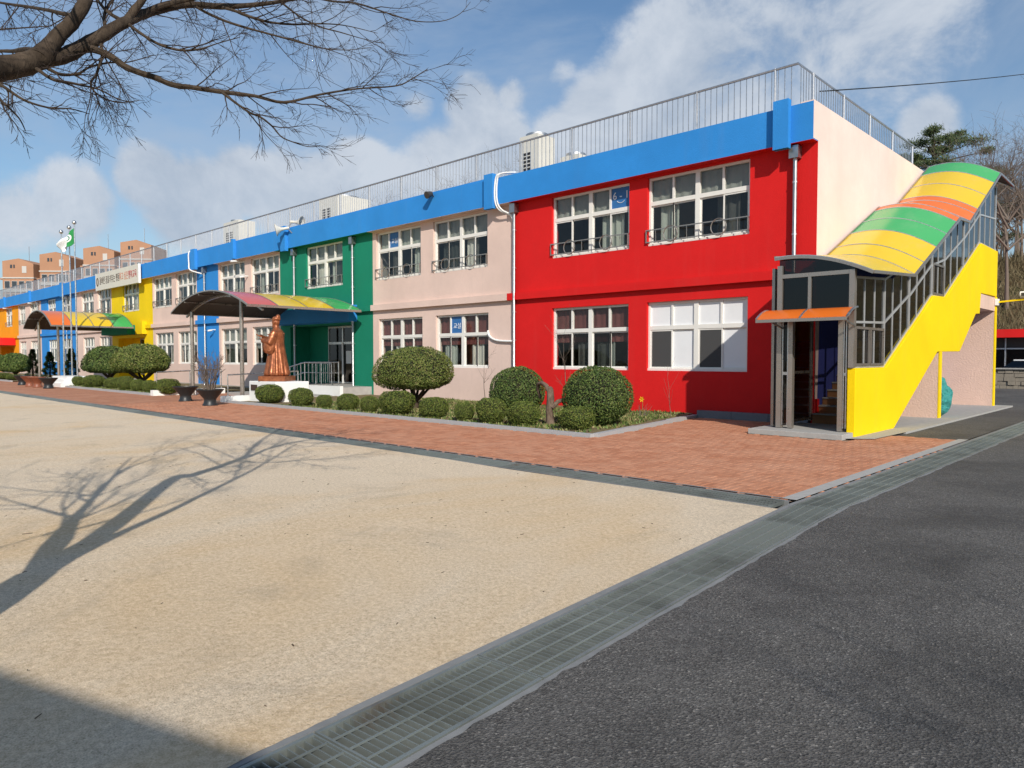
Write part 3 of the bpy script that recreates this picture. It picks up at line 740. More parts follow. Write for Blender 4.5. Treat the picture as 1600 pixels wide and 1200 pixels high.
# entrance landing and ramp
mb = MB().box(-30.2,-23.95,15.45,18.0,-.02,.40); mb.prism_x([(0,0)]*3, 0, 0) if False else None
sp(mb, 'entrance_landing', M['concrete'])
mb = MB(); n = len(mb.v)
mb.v += [(-29.2,15.30,-.02),(-23.9,15.30,-.02),(-23.9,15.44,-.02),(-29.2,15.44,-.02),(-29.2,15.30,.05),(-26.6,15.30,.44),(-23.9,15.30,.46),(-23.9,15.44,.46),(-26.6,15.44,.44),(-29.2,15.44,.05)]
mb.f += [(0,1,6,5,4),(3,9,8,7,2),(4,5,8,9),(5,6,7,8),(1,2,7,6),(0,4,9,3)]
sp(mb, 'ramp_wall', M['white'])
def handrail(P, h, name='handrail', step=1.2, mt='steel', parent=school, pos=None):
    mb = MB(); top = [Vector(p)+Vector((0,0,h)) for p in P]; mb.tube(top, .025, 8); mb.tube([p-Vector((0,0,h*.45)) for p in top], .014, 6)
    for i in range(len(P)-1):
        a, b = Vector(P[i]), Vector(P[i+1]); k = max(1, round((b-a).length/step))
        for j in range(k+(1 if i == len(P)-2 else 0)):
            q = a.lerp(b, j/k); mb.tube([q, q+Vector((0,0,h-.02))], .022, 8)
            if j < k:
                for m_ in (1, 2, 3):
                    q2 = a.lerp(b, (j+m_/4)/k); mb.tube([q2+Vector((0,0,h*.12)), q2+Vector((0,0,h-.02))], .008, 5)
    return sp(mb, name, M[mt], parent)
handrail([(-29.0,15.37,.05),(-26.6,15.37,.44),(-24.1,15.37,.46)], .92)
handrail([(-28.9,16.5,.40),(-26.4,16.5,.40)], .92)
# small wall things
def dome_cam(x, z):
    mb = MB().box(x-.03, x+.03, FY-.16, FY-.004, z-.02, z+.02); mb.tube([(x-.02,FY-.18,z-.03),(x-.22,FY-.3,z-.06)], .05, 8); sp(mb, 'wall_camera', M['white'])
dome_cam(-34.4, 5.6); dome_cam(-38.2, 3.05)
# long white board with writing on the parapet
sb = empty('name_board', (-52, FY-.5, 6.8), 'long cream board with brown and red Korean lettering on blue parapet', 'sign')
o = MB().box(-4.1, 4.1, -.03, .10, -.58, .58).build('board', M['signboard'], sb)
mbf = MB().box(4.1, 4.16, -.035, .105, -.6, .6); mbf.box(-4.16, -4.1, -.035, .105, -.6, .6); mbf.build('board_edge', M['white'], sb)
for txt, x, mt in (('올바른 꿈을', -2.3, 'ink_brown'), ('키우는 행동', -.25, 'ink_brown'), ('하고 싶은', 1.5, 'ink_orange'), ('행복교육', 3.1, 'ink_red')):
    link('lettering', text_mesh(txt, .56, mt=M[mt], sx=.74), sb, (x, -.038, .0))
MB().tube([(-3.72+.17*cos(2*pi*k/20), -.042, .27*sin(2*pi*k/20)) for k in range(21)], .028, 6, False).build('emblem_ring', M['ink_brown'], sb)

# ---- roof railing
rl = empty('roof_railing', (-40, FY+.05, 7.33), 'galvanised railing with thin balusters along the flat roof edge', 'railing')
def rp(mb, name, mt='rail'):
    o = mb.build(name, M[mt], rl); o.matrix_parent_inverse = Matrix.Translation((40, -FY-.05, -7.33)); return o
YR, XR, ZT = FY+.05, -7.0, 8.38
rp(MB().tube([(-91, YR, ZT), (XR, YR, ZT), (XR, 26.1, ZT)], .032, 8), 'top_rail')
posts = [(XR-.55-2.07*k, YR) for k in range(40)] + [(XR, YR+.9+2.03*k) for k in range(5)]
pm = MB().tube([(0,0,-1.05), (0,0,.03)], .03, 8).mesh('post', M['rail'])
for x, y in posts:
    o = link('post', pm, rl); o.matrix_parent_inverse = Matrix.Translation((40, -FY-.05, -7.33)); o.location = (x, y, ZT)
bm_ = MB().tube([(0,0,-1.02), (0,0,-.03)], .0115, 5, False).mesh('baluster', M['rail'])
bal = [(XR-.159*k, YR) for k in range(1, 525)] + [(XR, YR+.156*k) for k in range(1, 58)]
bal.sort(key=lambda p: p[0]**2+p[1]**2)
for x, y in bal[:292]:
    o = link('baluster', bm_, rl); o.matrix_parent_inverse = Matrix.Translation((40, -FY-.05, -7.33)); o.location = (x, y, ZT)
mb = MB()
for x, y in bal[292:]: mb.tube([(x,y,ZT-1.02), (x,y,ZT-.03)], .0115, 4, False)
rp(mb, 'far_balusters')['kind'] = 'stuff'

# ================================================================== OUTSIDE STAIR
st = empty('stair_tower', (-5.6, 14.5, 0), 'glazed outside staircase with yellow side wall and striped curved roof', 'staircase')
def tp(mb, name, mt, parent=None, fix=False):
    p = parent or st; o = mb.build(name, M[mt], p, fix)
    if p is st: o.matrix_parent_inverse = Matrix.Translation((5.6, -14.5, 0))
    return o
XO, XI, XW = -4.83, -4.985, -6.47
prof = [(14.48,.0),(16.85,.0),(20.28,1.70),(20.45,1.70),(22.52,1.72),(24.30,2.82),(24.78,2.84),(24.9,3.45),(27.1,3.48),(27.1,4.9),(24.85,4.9),(21.02,3.10),(19.88,3.07),(16.32,1.35),(14.48,1.35)]
o = tp(MB().prism_x(prof, XI, XO), 'side_wall', 'lemon', fix=True)
bv = o.modifiers.new('b', 'BEVEL'); bv.width = .012; bv.segments = 2; bv.limit_method = 'ANGLE'
# piers under the flights, pink with yellow painted edge
for y in (20.50, 26.95):
    h = 1.70 if y < 22 else 3.47
    tp(MB().box(-6.49, XO-.03, y, y+.20, 0, h), 'pier', 'pink_pier'); tp(MB().box(XO-.029, XO+.004, y-.004, y+.204, 0, h), 'pier_edge', 'lemon')
tp(MB().box(-6.49, XO-.02, 24.9, 26.94, 3.02, 3.44), 'landing_beam', 'pink_pier')
# stair flights
def flight(y0, z0, n, run, rise):
    for k in range(n):
        y = y0+run*k; z = z0+rise*(k+1)
        tp(MB().box(XW, XI-.005, y, y+run, max(0, z-rise-.22), z-.03), 'step', 'brown'); tp(MB().box(XW, XI-.005, y-.025, y+run-.001, z-.029, z), 'tread', 'concrete')
flight(16.62, .11, 11, .298, .172)
tp(MB().box(XW, XI-.005, 19.905, 21.3, 1.75, 2.005), 'landing', 'concrete')
flight(21.3, 2.0, 10, .31, .17); tp(MB().box(XW, XI-.005, 24.41, 27.0, 3.45, 3.7), 'landing', 'concrete')
# blue painted wall inside the stair
zi = [(16.95,.13),(27.0,.13),(27.0,7.4),(25.4,7.4),(21.8,5.55),(20.7,5.45),(17.0,3.75)]
tp(MB().prism_x(zi[:2]+[(27.0,6.9),(25.5,6.9),(21.9,5.02),(20.8,4.95),(17.05,3.25)], -6.497, -6.48), 'inner_wall', 'indigo', fix=True)
# entrance slab
o = tp(MB().box(-6.72, -4.86, 13.92, 16.0, 0, .11), 'entrance_slab', 'concrete')
bv = o.modifiers.new('b', 'BEVEL'); bv.width = .01; bv.segments = 2
# front frame
ff = MB(); y0, y1 = 14.44, 14.56
XL, XR2 = -6.37, -4.86
for a, b in ((XL, XL+.10), (XR2-.10, XR2)): ff.box(a, b, y0, y1, .12 if a == XL else 1.36, 3.42 if a == XL else 3.24)
ff.box(XL+.10, XR2-.10, y0+.01, y1-.01, 2.32, 2.42); ff.box(XL+.10, XR2-.10, y0+.01, y1-.01, 3.16, 3.24)
xm = -5.72; ff.box(xm-.03, xm+.03, y0+.012, y1-.012, 2.42, 3.16)
for x in (XL+.24, -5.15): ff.box(x, x+.09, y0+.005, y1-.005, .12, 2.32)
fo = tp(ff, 'front_frame', 'bronze')
sl_ = MB()
for a, b in ((XL+.11, XL+.235), (-5.055, -4.99)):
    sl_.box(a, a+.02, y0+.02, y1-.02, .18, 2.3); sl_.box(b-.02, b, y0+.02, y1-.02, .18, 2.3); sl_.box(a+.02, b-.02, y0+.03, y1-.03, 1.2, 1.26)
sl_.build('side_light', M['steel'], fo)
for a, b, c, d in ((XL+.10, xm-.03, 2.42, 3.16), (xm+.03, XR2-.10, 2.42, 3.16), (XL+.13, XL+.22, .2, 2.3)):
    MB().box(a, b, 14.498, 14.504, c, d).build('pane', M['tint'], fo)
# open door leaf folded inwards on the left
dl = MB(); xd = XL-.10
dl.box(xd, xd+.05, 14.6, 14.66, .14, 2.28); dl.box(xd, xd+.05, 15.4, 15.46, .14, 2.28); dl.box(xd+.001, xd+.049, 14.66, 15.4, 2.2, 2.28); dl.box(xd+.001, xd+.049, 14.66, 15.4, .14, .24); dl.box(xd+.001, xd+.049, 14.66, 15.4, 1.0, 1.06)
lf = tp(dl, 'door_leaf', 'darkmetal'); MB().box(xd+.02, xd+.026, 14.66, 15.4, .24, 2.2).build('pane', M['tint'], lf)
tp(MB().box(-6.478, -6.44, 16.75, 16.94, .12, .60), 'red_wall_corner', 'red')  # bottom corner of the red wall, built as a separate block
# left glazing between the front frame and the red wall
lg = MB()
XG = -6.56
for y in (14.62, 15.6, 16.62): lg.box(XG, XG+.06, y, y+.08, .12, 3.4)
for z in (.14, 1.2, 2.35, 3.34): lg.box(XG+.002, XG+.058, 14.70, 16.62, z, z+.06)
lo_ = tp(lg, 'left_frame', 'bronze')
for a, b in ((14.70, 15.6), (15.68, 16.62)):
    for c, d in ((.2, 1.2), (1.26, 2.35), (2.41, 3.34)): MB().box(XG+.028, XG+.034, a, b, c, d).build('pane', M['tint'], lo_)
# roof: eave line and arched section
EAVE = [(14.42,3.14),(17.05,3.28),(20.80,5.00),(21.90,5.06),(25.50,6.96),(27.50,6.93)]
def ez(y):
    for (a, b), (c, d) in zip(EAVE, EAVE[1:]):
        if y <= c: return b+(d-b)*(y-a)/(c-a)
    return EAVE[-1][1]
XA, XB = -6.42, -4.52
def crown(t, y=99):                                          # t: 0 at the wall, 1 at the eave
    k = max(0, min(1, (y-14.42)/2.6)); return (.41+.11*k)*(1-t**1.9) + (.05+.05*k)*sin(pi*t)
def strip(ya, yb, dz, nseg=14, ny=1, th=.012, xa=XA, xb=XB):
    mb = MB()
    for s, off in ((0, 0), (1, th)):
        n = len(mb.v)
        for j in range(ny+1):
            y = ya+(yb-ya)*j/ny
            for i in range(nseg+1):
                t = i/nseg; mb.v.append((xa+(xb-xa)*t, y, ez(y)+crown(t, y)+dz+off))
        for j in range(ny):
            for i in range(nseg):
                k = n+j*(nseg+1)+i; q = (k, k+1, k+nseg+2, k+nseg+1); mb.f.append(q if s else q[::-1])
    m_ = (nseg+1)*(ny+1)
    for i in range(nseg): mb.f.append((i, m_+i, m_+i+1, i+1)); a = ny*(nseg+1); mb.f.append((a+i, a+i+1, m_+a+i+1, m_+a+i))
    for j in range(ny): a, b = j*(nseg+1), (j+1)*(nseg+1); mb.f.append((a, b, m_+b, m_+a)); a += nseg; b += nseg; mb.f.append((a, m_+a, m_+b, b))
    mb.sm = True; return mb
PAN = [(14.42,17.05,'p_yellow'),(17.05,17.75,'p_yellow'),(17.75,18.72,'p_yellow'),(18.72,19.60,'p_green'),(19.60,20.48,'p_green'),(20.48,20.80,'p_orange'),(20.80,21.90,'p_orange'),
       (21.90,22.40,'p_orange'),(22.40,22.72,'p_orange'),(22.72,23.70,'p_yellow'),(23.70,24.70,'p_yellow'),(24.70,25.50,'p_green'),(25.50,27.50,'p_green')]
for a, b, c in PAN:
    tp(strip(a+.012, b-.012, .03), 'roof_panel', c)
for y in sorted({p[0] for p in PAN} | {27.50}):
    rib = MB(); pts = [(XA+(XB-XA)*i/14, y, ez(y)+crown(i/14, y)+.045) for i in range(15)]
    for a, b in zip(pts, pts[1:]): rib.bar(a, b, .035, .016)
    tp(rib, 'roof_rib', 'alu')
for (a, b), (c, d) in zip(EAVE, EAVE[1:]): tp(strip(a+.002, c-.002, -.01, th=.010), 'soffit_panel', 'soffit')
eb = MB()
for (a, b), (c, d) in zip(EAVE, EAVE[1:]):
    eb.bar((XB, a, b+.02), (XB, c, d+.02), .04, .06)
    eb.bar((XA, a, b+crown(0, a)+.05), (XA, c, d+crown(0, c)+.05), .03, .05)
for yy in (14.42, 27.5):
    pts = [(XA+(XB-XA)*i/14, yy, ez(yy)+crown(i/14, yy)+.01) for i in range(15)]
    for a, b in zip(pts, pts[1:]): eb.bar(a, b, .04, .06)
tp(eb, 'roof_edge', 'bronze')
mb = MB(); xs_ = [XL+.02+(XR2-.04-XL)*i/10 for i in range(11)]; n_ = len(xs_)
ft_ = [(x, ez(14.45)+crown((x-XA)/(XB-XA), 14.45)-.02) for x in xs_]
mb.v = [(x, y, 3.24) for y in (14.495, 14.505) for x, z in ft_]+[(x, y, z) for y in (14.495, 14.505) for x, z in ft_]
for i in range(10): mb.f += [(i, i+1, 2*n_+i+1, 2*n_+i), (n_+i+1, n_+i, 3*n_+i, 3*n_+i+1)]
FRONT_ARCH = mb
FRONT_ARCH.build('pane', M['tint'], fo)
# side glazing above the yellow wall
def yt(y):
    P = [(14.48,1.35),(16.32,1.35),(19.88,3.07),(21.02,3.10),(24.85,4.90),(27.1,4.90)]
    for (a, b), (c, d) in zip(P, P[1:]):
        if y <= c: return b+(d-b)*(y-a)/(c-a)
    return 4.9
PY = [14.54,16.32,18.05,19.88,21.02,23.0,24.85,26.98]
xs0, xs1 = -4.94, -4.88
def top(y): return ez(y)-.02
for i, (a, b) in enumerate(zip(PY, PY[1:])):
    fr = MB()
    fr.box(xs0, xs1, a-.035, a+.035, yt(a), top(a)); 
    if i == len(PY)-2: fr.box(xs0, xs1, b-.035, b+.035, yt(b), top(b))
    n = 2 if b-a < 1.3 else 3
    ks = [a+(b-a)*k/n for k in range(n+1)]
    for y in ks[1:-1]: fr.box(xs0+.015, xs1-.012, y-.018, y+.018, yt(y)+.03, top(y))
    for fr_ in (0, .5, 1):
        z0 = yt(a)+(top(a)-yt(a))*fr_; z1 = yt(b)+(top(b)-yt(b))*fr_
        dz = .025 if fr_ == 0 else (-.025 if fr_ == 1 else 0)
        fr.bar(((xs0+xs1)/2, a+.03, z0+dz), ((xs0+xs1)/2, b-.03, z1+dz), .05, .045)
    o = tp(fr, 'side_frame', 'sframe')
    for y, y2 in zip(ks, ks[1:]):
        for f0, f1 in ((0, .5), (.5, 1)):
            za, zb = yt(y)+(top(y)-yt(y))*f0, yt(y2)+(top(y2)-yt(y2))*f0; zc, zd = yt(y)+(top(y)-yt(y))*f1, yt(y2)+(top(y2)-yt(y2))*f1
            MB().prism_x([(y, za), (y2, zb), (y2, zd), (y, zc)], -4.913, -4.907).build('pane', M['clear_tint'], o)
    if i in (0, 3):
        m2 = MB(); zc = yt(a)+.04
        for ya, yb in ((a+.05, (a+b)/2-.02), ((a+b)/2+.02, b-.05)) if i == 0 else ((a+.06, b-.06),):
            m2.box(xs1-.02, xs1+.012, ya, yb, zc, zc+.05); m2.box(xs1-.02, xs1+.012, ya, yb, zc+.72, zc+.77); m2.box(xs1-.02, xs1+.012, ya, ya+.05, zc+.05, zc+.72); m2.box(xs1-.02, xs1+.012, yb-.05, yb, zc+.05, zc+.72)
        m2.build('opening_vent', M['bronze'], o)
# orange awning over the door
aw = MB(); 
def awz(t): return 2.29+.20*sin(t*pi/2)
AX0, AX1 = -6.56, -4.80
def awstrip(a, b, th, dz):
    mb = MB(); N = 8
    for off in (0, th):
        for i in range(N+1):
            t = i/N; y = 13.90+.53*t; mb.v += [(a, y, awz(t)+off+dz), (b, y, awz(t)+off+dz)]
    for i in range(N):
        k = 2*i; mb.f.append((k, k+2, k+3, k+1)); k += 2*(N+1); mb.f.append((k, k+1, k+3, k+2))
    m_ = 2*(N+1)
    mb.f += [(0, 1, m_+1, m_)]; mb.sm = True; return mb
ao = tp(MB().bar((AX0, 13.89, 2.28), (AX1, 13.89, 2.28), .04, .06), 'awning', 'bronze')
xm2 = (AX0+AX1)/2
for a, b in ((AX0+.02, xm2-.02), (xm2+.02, AX1-.02)): awstrip(a, b, .012, .02).build('awning_panel', M['p_orange'], ao)
for x in (AX0, xm2, AX1):
    m2 = MB(); P = [(x, 13.90+.53*i/8, awz(i/8)+.03) for i in range(9)]
    for a, b in zip(P, P[1:]): m2.bar(a, b, .035, .03)
    m2.build('awning_rib', M['alu'], ao)
m2 = MB(); m2.bar((AX1-.05, 14.46, 2.15), (AX1-.05, 13.95, 2.26), .03, .03); m2.bar((AX0+.3, 14.44, 2.15), (AX0+.3, 13.95, 2.26), .03, .03); m2.build('awning_arm', M['steel'], ao)
# things at the stair
ls = empty('wall_floodlight', (-4.7, 27.02, 3.3), 'small white floodlight on a yellow arm at the stair corner', 'floodlight')
MB().bar((-.1,0,0), (.75,.0,.06), .05, .05).build('arm', M['lemon'], ls); MB().box(-.14,-.06,-.12,.12,-.1,.1).build('mount', M['white'], ls)
hb = MB().tube([(.50,-.02,.2), (.86,-.02,.2)], [.10,.10], 12).build('lamp_head', M['white'], ls); MB().box(.54,.80,-.125,-.115,.15,.25).build('lens', M['darkmetal'], hb)
def tarp():
    r = R(5); bm = bmesh.new(); bmesh.ops.create_icosphere(bm, subdivisions=4, radius=1)
    for v in bm.verts:
        p = v.co.copy(); n1 = mnoise.noise(p*2.2)+.6*mnoise.noise((p.x*5, p.y*5, p.z*9)); rr = 1+.22*n1
        tz = (p.z+1)/2
        v.co = Vector((p.x*.34*rr*(1.15-.55*tz), p.y*.40*rr*(1.15-.55*tz), .0+tz*1.02+.05*n1))
        if v.co.z < 0: v.co.z = 0
    me = bpy.data.meshes.new('folded_tarpaulin'); bm.to_mesh(me); bm.free(); t = NT('teal_tarpaulin'); me.materials.append(t.set(t.mix((.02,.20,.19), (.06,.36,.33), t.noise(6,5,.6)), .45, 0, t.bump(t.noise(9,5,.7), .9, .08)))
    return me
tag(link('folded_tarpaulin', tarp(), None, (-5.05, 21.35, .04)), 'crumpled teal tarpaulin heap under the outside stair', 'tarpaulin')
# overhead wire and its anchor
def wire(p, q, sag, r_): 
    P, Q = Vector(p), Vector(q); return MB().tube([P.lerp(Q, t/16)-Vector((0,0,sag*4*(t/16)*(1-t/16))) for t in range(17)], r_, 5)
M['wire'] = plain('black_wire', (.012,.012,.012), .6)
tag(wire((-7.03, 18.2, 8.1), (-3.7, 83.6, 28.2), .5, .016).build('overhead_wire', M['wire']), 'black overhead wire running from roof railing up to the right', 'wire')

# ================================================================== ENTRANCE CANOPIES
def canopy(x0, x1, ya, yb, ze, zc, cols, posts, label, py, backz):
    c = empty('entrance_canopy', ((x0+x1)/2, ya, 0), label, 'canopy', 'arched entrance canopies')
    inv = Matrix.Translation((-(x0+x1)/2, -ya, 0))
    def cp(mb, name, mt, parent=None):
        o = mb.build(name, M[mt], parent or c)
        if parent is None: o.matrix_parent_inverse = inv
        return o
    N = 22
    w_ = (x1-x0)/2; h = zc-ze; rad = (w_*w_+h*h)/(2*h); th = math.asin(min(1, w_/rad)); xc = (x0+x1)/2
    def arc(t, off=0): a = -th+2*th*t; return (xc+(rad+off)*sin(a), zc-rad+(rad+off)*cos(a))
    n = len(cols); L = (yb-ya)/n
    for k, cl in enumerate(cols):
        a, b = ya+L*k+.015, ya+L*(k+1)-.015; mb = MB()
        for off in (.02, .032):
            for i in range(N+1):
                x, z = arc(i/N, off); mb.v += [(x, a, z), (x, b, z)]
        m_ = 2*(N+1)
        for i in range(N):
            q = 2*i; mb.f.append((q, q+1, q+3, q+2)); q += m_; mb.f.append((q, q+2, q+3, q+1))
            mb.f.append((2*i, 2*i+2, m_+2*i+2, m_+2*i)); mb.f.append((2*i+1, m_+2*i+1, m_+2*i+3, 2*i+3))
        mb.sm = True; cp(mb, 'roof_panel', cl)
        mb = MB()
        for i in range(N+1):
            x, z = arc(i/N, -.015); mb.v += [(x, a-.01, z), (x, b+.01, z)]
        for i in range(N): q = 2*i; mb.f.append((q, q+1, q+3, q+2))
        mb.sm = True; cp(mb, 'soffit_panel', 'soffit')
    for k in range(n+1):
        mb = MB(); y = ya+L*k; P = [arc(i/N, .02) for i in range(N+1)]
        for a, b in zip(P, P[1:]): mb.bar((a[0], y, a[1]), (b[0], y, b[1]), .04, .06, up=(0, 1, 0)) if False else mb.bar((a[0], y, a[1]), (b[0], y, b[1]), .045, .05)
        cp(mb, 'rib', 'bronze')
    mb = MB()
    for x, z in (arc(0, .0), arc(1, .0)): mb.bar((x, ya-.02, z), (x, yb+.02, z), .06, .09)
    for t in (.2, .4, .6, .8): x, z = arc(t, -.05); mb.bar((x, ya, z), (x, yb, z), .04, .05)
    cp(mb, 'purlins', 'bronze')
    mb = MB(); P = [arc(i/N, -.14) for i in range(N+1)]
    for a, b in zip(P, P[1:]): mb.bar((a[0], py, a[1]), (b[0], py, b[1]), .07, .07)
    zb = arc(.14)[1]-.25
    cp(mb, 'main_arch', 'bronze')
    for (x, z0) in posts:
        t = .5+math.asin((x-xc)/rad)/(2*th); zt = arc(t, -.16)[1]
        p = cp(MB().tube([(x, py, z0), (x, py, zt)], .075, 12), 'post', 'bronze')
        MB().box(x-.14, x+.14, py-.14, py+.14, z0, z0+.02).build('base_plate', M['steel'], p)
    return c
canopy(-30.75, -24.05, 11.70, 16.36, 3.38, 4.06, ['p_red','p_yellow','p_yellow','p_green'], [(-25.75, 0), (-30.2, 0)], 'arched canopy with red, yellow and green panels over the green bay entrance', 12.3, 3.67)
canopy(-54.6, -48.3, 11.60, 16.06, 3.42, 4.40, ['p_orange','p_yellow','p_yellow','p_green'], [(-49.3, 0), (-53.6, 0)], 'arched canopy with orange, yellow and green panels over the yellow bay entrance', 12.2, 3.51)
# low white walls and rails beside the path to the green entrance
for (x, lab, a, b) in ((-24.55, 'low white wall with steel handrail between planter and statue', 11.0, 14.0), (-31.1, 'low white wall with steel handrail left of the black planters', 11.0, 14.0)):
    q = empty('path_wall', (x, 12.5, 0), lab, 'low wall')
    MB().box(-.15, .15, a-12.5, b-12.5, -.02, .22).build('wall', M['white'], q)
    mb = MB(); mb.tube([(0, a-12.3, .95), (0, b-12.6, 1.05)], .025, 8)
    for t in (0, .5, 1): y = a-12.3+(b-a-.3)*t; mb.tube([(0, y, .2), (0, y, .95+.1*t)], .022, 8)
    mb.build('handrail', M['steel'], q)
tag(MB().box(-29.9, -24.4, 13.6, 15.28, -.02, .10).build('entrance_step', M['concrete']), 'wide grey concrete step before the green bay entrance', 'step')

# ================================================================== STATUE
SX, SY = -23.2, 12.4
ped = empty('statue_pedestal', (SX, SY, 0), 'white painted concrete pedestal under the copper statue', 'pedestal', rz=0)
o = MB().box(-.95, .95, -.62, .62, -.02, .74).build('block', M['white'], ped); bv = o.modifiers.new('b', 'BEVEL'); bv.width = .025; bv.segments = 3
MB().box(-.78, -.34, -.645, -.621, .42, .62).build('plaque', M['ink_brown'], ped)
def statue():
    r = R(2); mb = MB(); H = 2.0
    n = 72
    def ring(z, rx, ry, cx=0, cy=0, pl=0, ph=0, k=13):
        base = []
        for i in range(n):
            a = 2*pi*i/n; f = 1+pl*(abs(sin(a*k/2+ph+.5*sin(a*3)))-.5)*2
            base.append((cx+rx*f*cos(a), cy+ry*f*sin(a), z))
        return base
    # robe, facing +x
    R_ = [(0.0,.33,.31,.0,.0,.04),(.03,.40,.385,.0,0,.09),(.10,.415,.40,.0,0,.11),(.25,.385,.375,.0,0,.10),(.50,.34,.335,.0,0,.08),(.80,.295,.30,.0,0,.05),(1.02,.265,.285,.0,0,.025),(1.15,.25,.285,.0,0,.01),
          (1.30,.25,.295,.0,0,0),(1.45,.235,.30,-.01,0,0),(1.54,.20,.285,-.02,0,0),(1.61,.155,.215,-.02,0,0),(1.655,.115,.13,-.01,0,0),(1.70,.09,.095,.0,0,0),(1.77,.085,.088,.01,0,0)]
    S0 = len(mb.v)
    for z, rx, ry, cx, cy, pl in R_: mb.v += ring(z, rx, ry, cx, cy, pl, .4, 11)
    for i in range(len(R_)-1):
        for k in range(n): k2 = (k+1) % n; mb.f.append((S0+i*n+k, S0+i*n+k2, S0+(i+1)*n+k2, S0+(i+1)*n+k))
    mb.f.append(tuple(S0+k for k in range(n))[::-1]); mb.f.append(tuple(S0+(len(R_)-1)*n+k for k in range(n)))
    def ell(c, a, b, d, m=20):
        mb.lathe([(max(.001, sin(pi*i/m)), -cos(pi*i/m)) for i in range(m+1)], (0,0,0), 20)
        for j in range(len(mb.v)-20*(m+1), len(mb.v)): x, y, z = mb.v[j]; mb.v[j] = (c[0]+x*a, c[1]+y*b, c[2]+z*d)
    # head with beard, nose, brows, ears and a low winged cap
    ell((.02,0,1.88), .135, .112, .165); ell((.142,0,1.875), .024, .018, .035); ell((.10,0,1.745), .05, .055, .09)
    ell((.01,.112,1.87), .024, .02, .045); ell((.01,-.112,1.87), .024, .02, .045); ell((.115,.042,1.925), .022, .03, .014); ell((.115,-.042,1.925), .022, .03, .014); ell((.125,0,1.815), .016, .03, .010)
    mb.lathe([(.137,1.945),(.143,1.99),(.132,2.03),(.10,2.06),(.05,2.08)], (.0,0,0), 24); ell((-.06,0,2.06), .075, .095, .085)
    # arms in wide hanging sleeves
    def sleeve(side, el, wr, lobe, ld):
        sh = Vector((-.02, side*.27, 1.48)); el = Vector(el); wr = Vector(wr)
        mb.tube([sh+Vector((0,-side*.08,.06)), sh, sh.lerp(el,.5), el, el.lerp(wr,.5), wr], [.10,.13,.14,.135,.115,.085], 18)
        ell(lobe, *ld)
        for q in range(7):                                        # U shaped folds of the draped sleeve
            zt = 1.50-.045*q; dp = .05+.055*q; yy = side*(.37+.02*sin(q))
            a = Vector((-.17+.01*q, side*.30, zt)); b = Vector((.02+.012*q, yy+side*.045, zt-dp)); c = Vector((.20+.025*q, yy-side*.05, zt-.05-dp*.35))
            mb.tube([a, a.lerp(b,.5)-Vector((0,0,.02*q*.3)), b, b.lerp(c,.55)-Vector((0,0,.008*q)), c], [.012,.024,.028,.024,.012], 8)
    sleeve(1, (.06,.36,1.16), (.42,.20,1.25), (.12,.33,1.02), (.20,.085,.27)); sleeve(-1, (.16,-.34,1.18), (.60,-.20,1.33), (.46,-.22,1.08), (.17,.075,.29))
    # hands
    def hand(c, d, side):
        c = Vector(c); d = Vector(d).normalized(); u = Vector((0,0,1)); s = d.cross(u).normalized()
        ell(tuple(c+d*.04), .055, .048, .03)
        for q in range(4):
            b = c+d*.07+s*(q-1.5)*.022; ln = (.07,.085,.08,.06)[q]
            mb.tube([b, b+d*ln*.6+u*.01, b+d*ln-u*.008], [.0125,.012,.009], 6)
        b = c+d*.02+s*side*.05; mb.tube([b, b+s*side*.03+d*.03+u*.02, b+s*side*.03+d*.06+u*.03], [.014,.013,.01], 6)
    hand((.43,.19,1.28), (.9,-.4,.1), -1); hand((.60,-.21,1.36), (.75,.0,.75), 1)
    # open book lying on the left palm
    B = MB(); 
    for s in (1, -1):
        a = Vector((.50,.02,1.34)); e = Vector((.10*.6, s*.2, .05)); f_ = Vector((.20, 0, .10)); nz = Vector((-.02,0,.03))
        P = [a-f_*.5, a+f_*.5, a+f_*.5+e, a-f_*.5+e]
        k = len(mb.v); mb.v += [tuple(p) for p in P]+[tuple(p+nz) for p in P]
        mb.f += [tuple(k+i for i in q) for q in ((0,3,2,1),(4,5,6,7),(0,1,5,4),(1,2,6,5),(2,3,7,6),(3,0,4,7))]
    ell((.30,.10,.03), .15, .07, .06); ell((.30,-.10,.03), .15, .07, .06)
    me = mb.mesh('robed_statue', M['copper']); o = link('tmp', me)
    md = o.modifiers.new('r', 'REMESH'); md.mode = 'VOXEL'; md.voxel_size = .0125; md.use_smooth_shade = True
    sm = o.modifiers.new('s', 'SMOOTH'); sm.iterations = 2; sm.factor = .4
    bpy.context.view_layer.update()
    m2 = bpy.data.meshes.new_from_object(o.evaluated_get(bpy.context.evaluated_depsgraph_get())); bpy.data.objects.remove(o)
    m2.name = 'robed_statue'; return m2
sroot = empty('robed_statue', (SX-.12, SY, .74), 'copper coloured statue of a robed figure reading an open book', 'statue', rz=math.atan2(-.62, -.78))
link('figure', statue(), sroot, (0, 0, .17)).scale = (1, 1, 1)
o = MB().box(-.48, .48, -.46, .46, 0, .18).build('bronze_base', M['copper'], sroot); bv = o.modifiers.new('b', 'BEVEL'); bv.width = .012
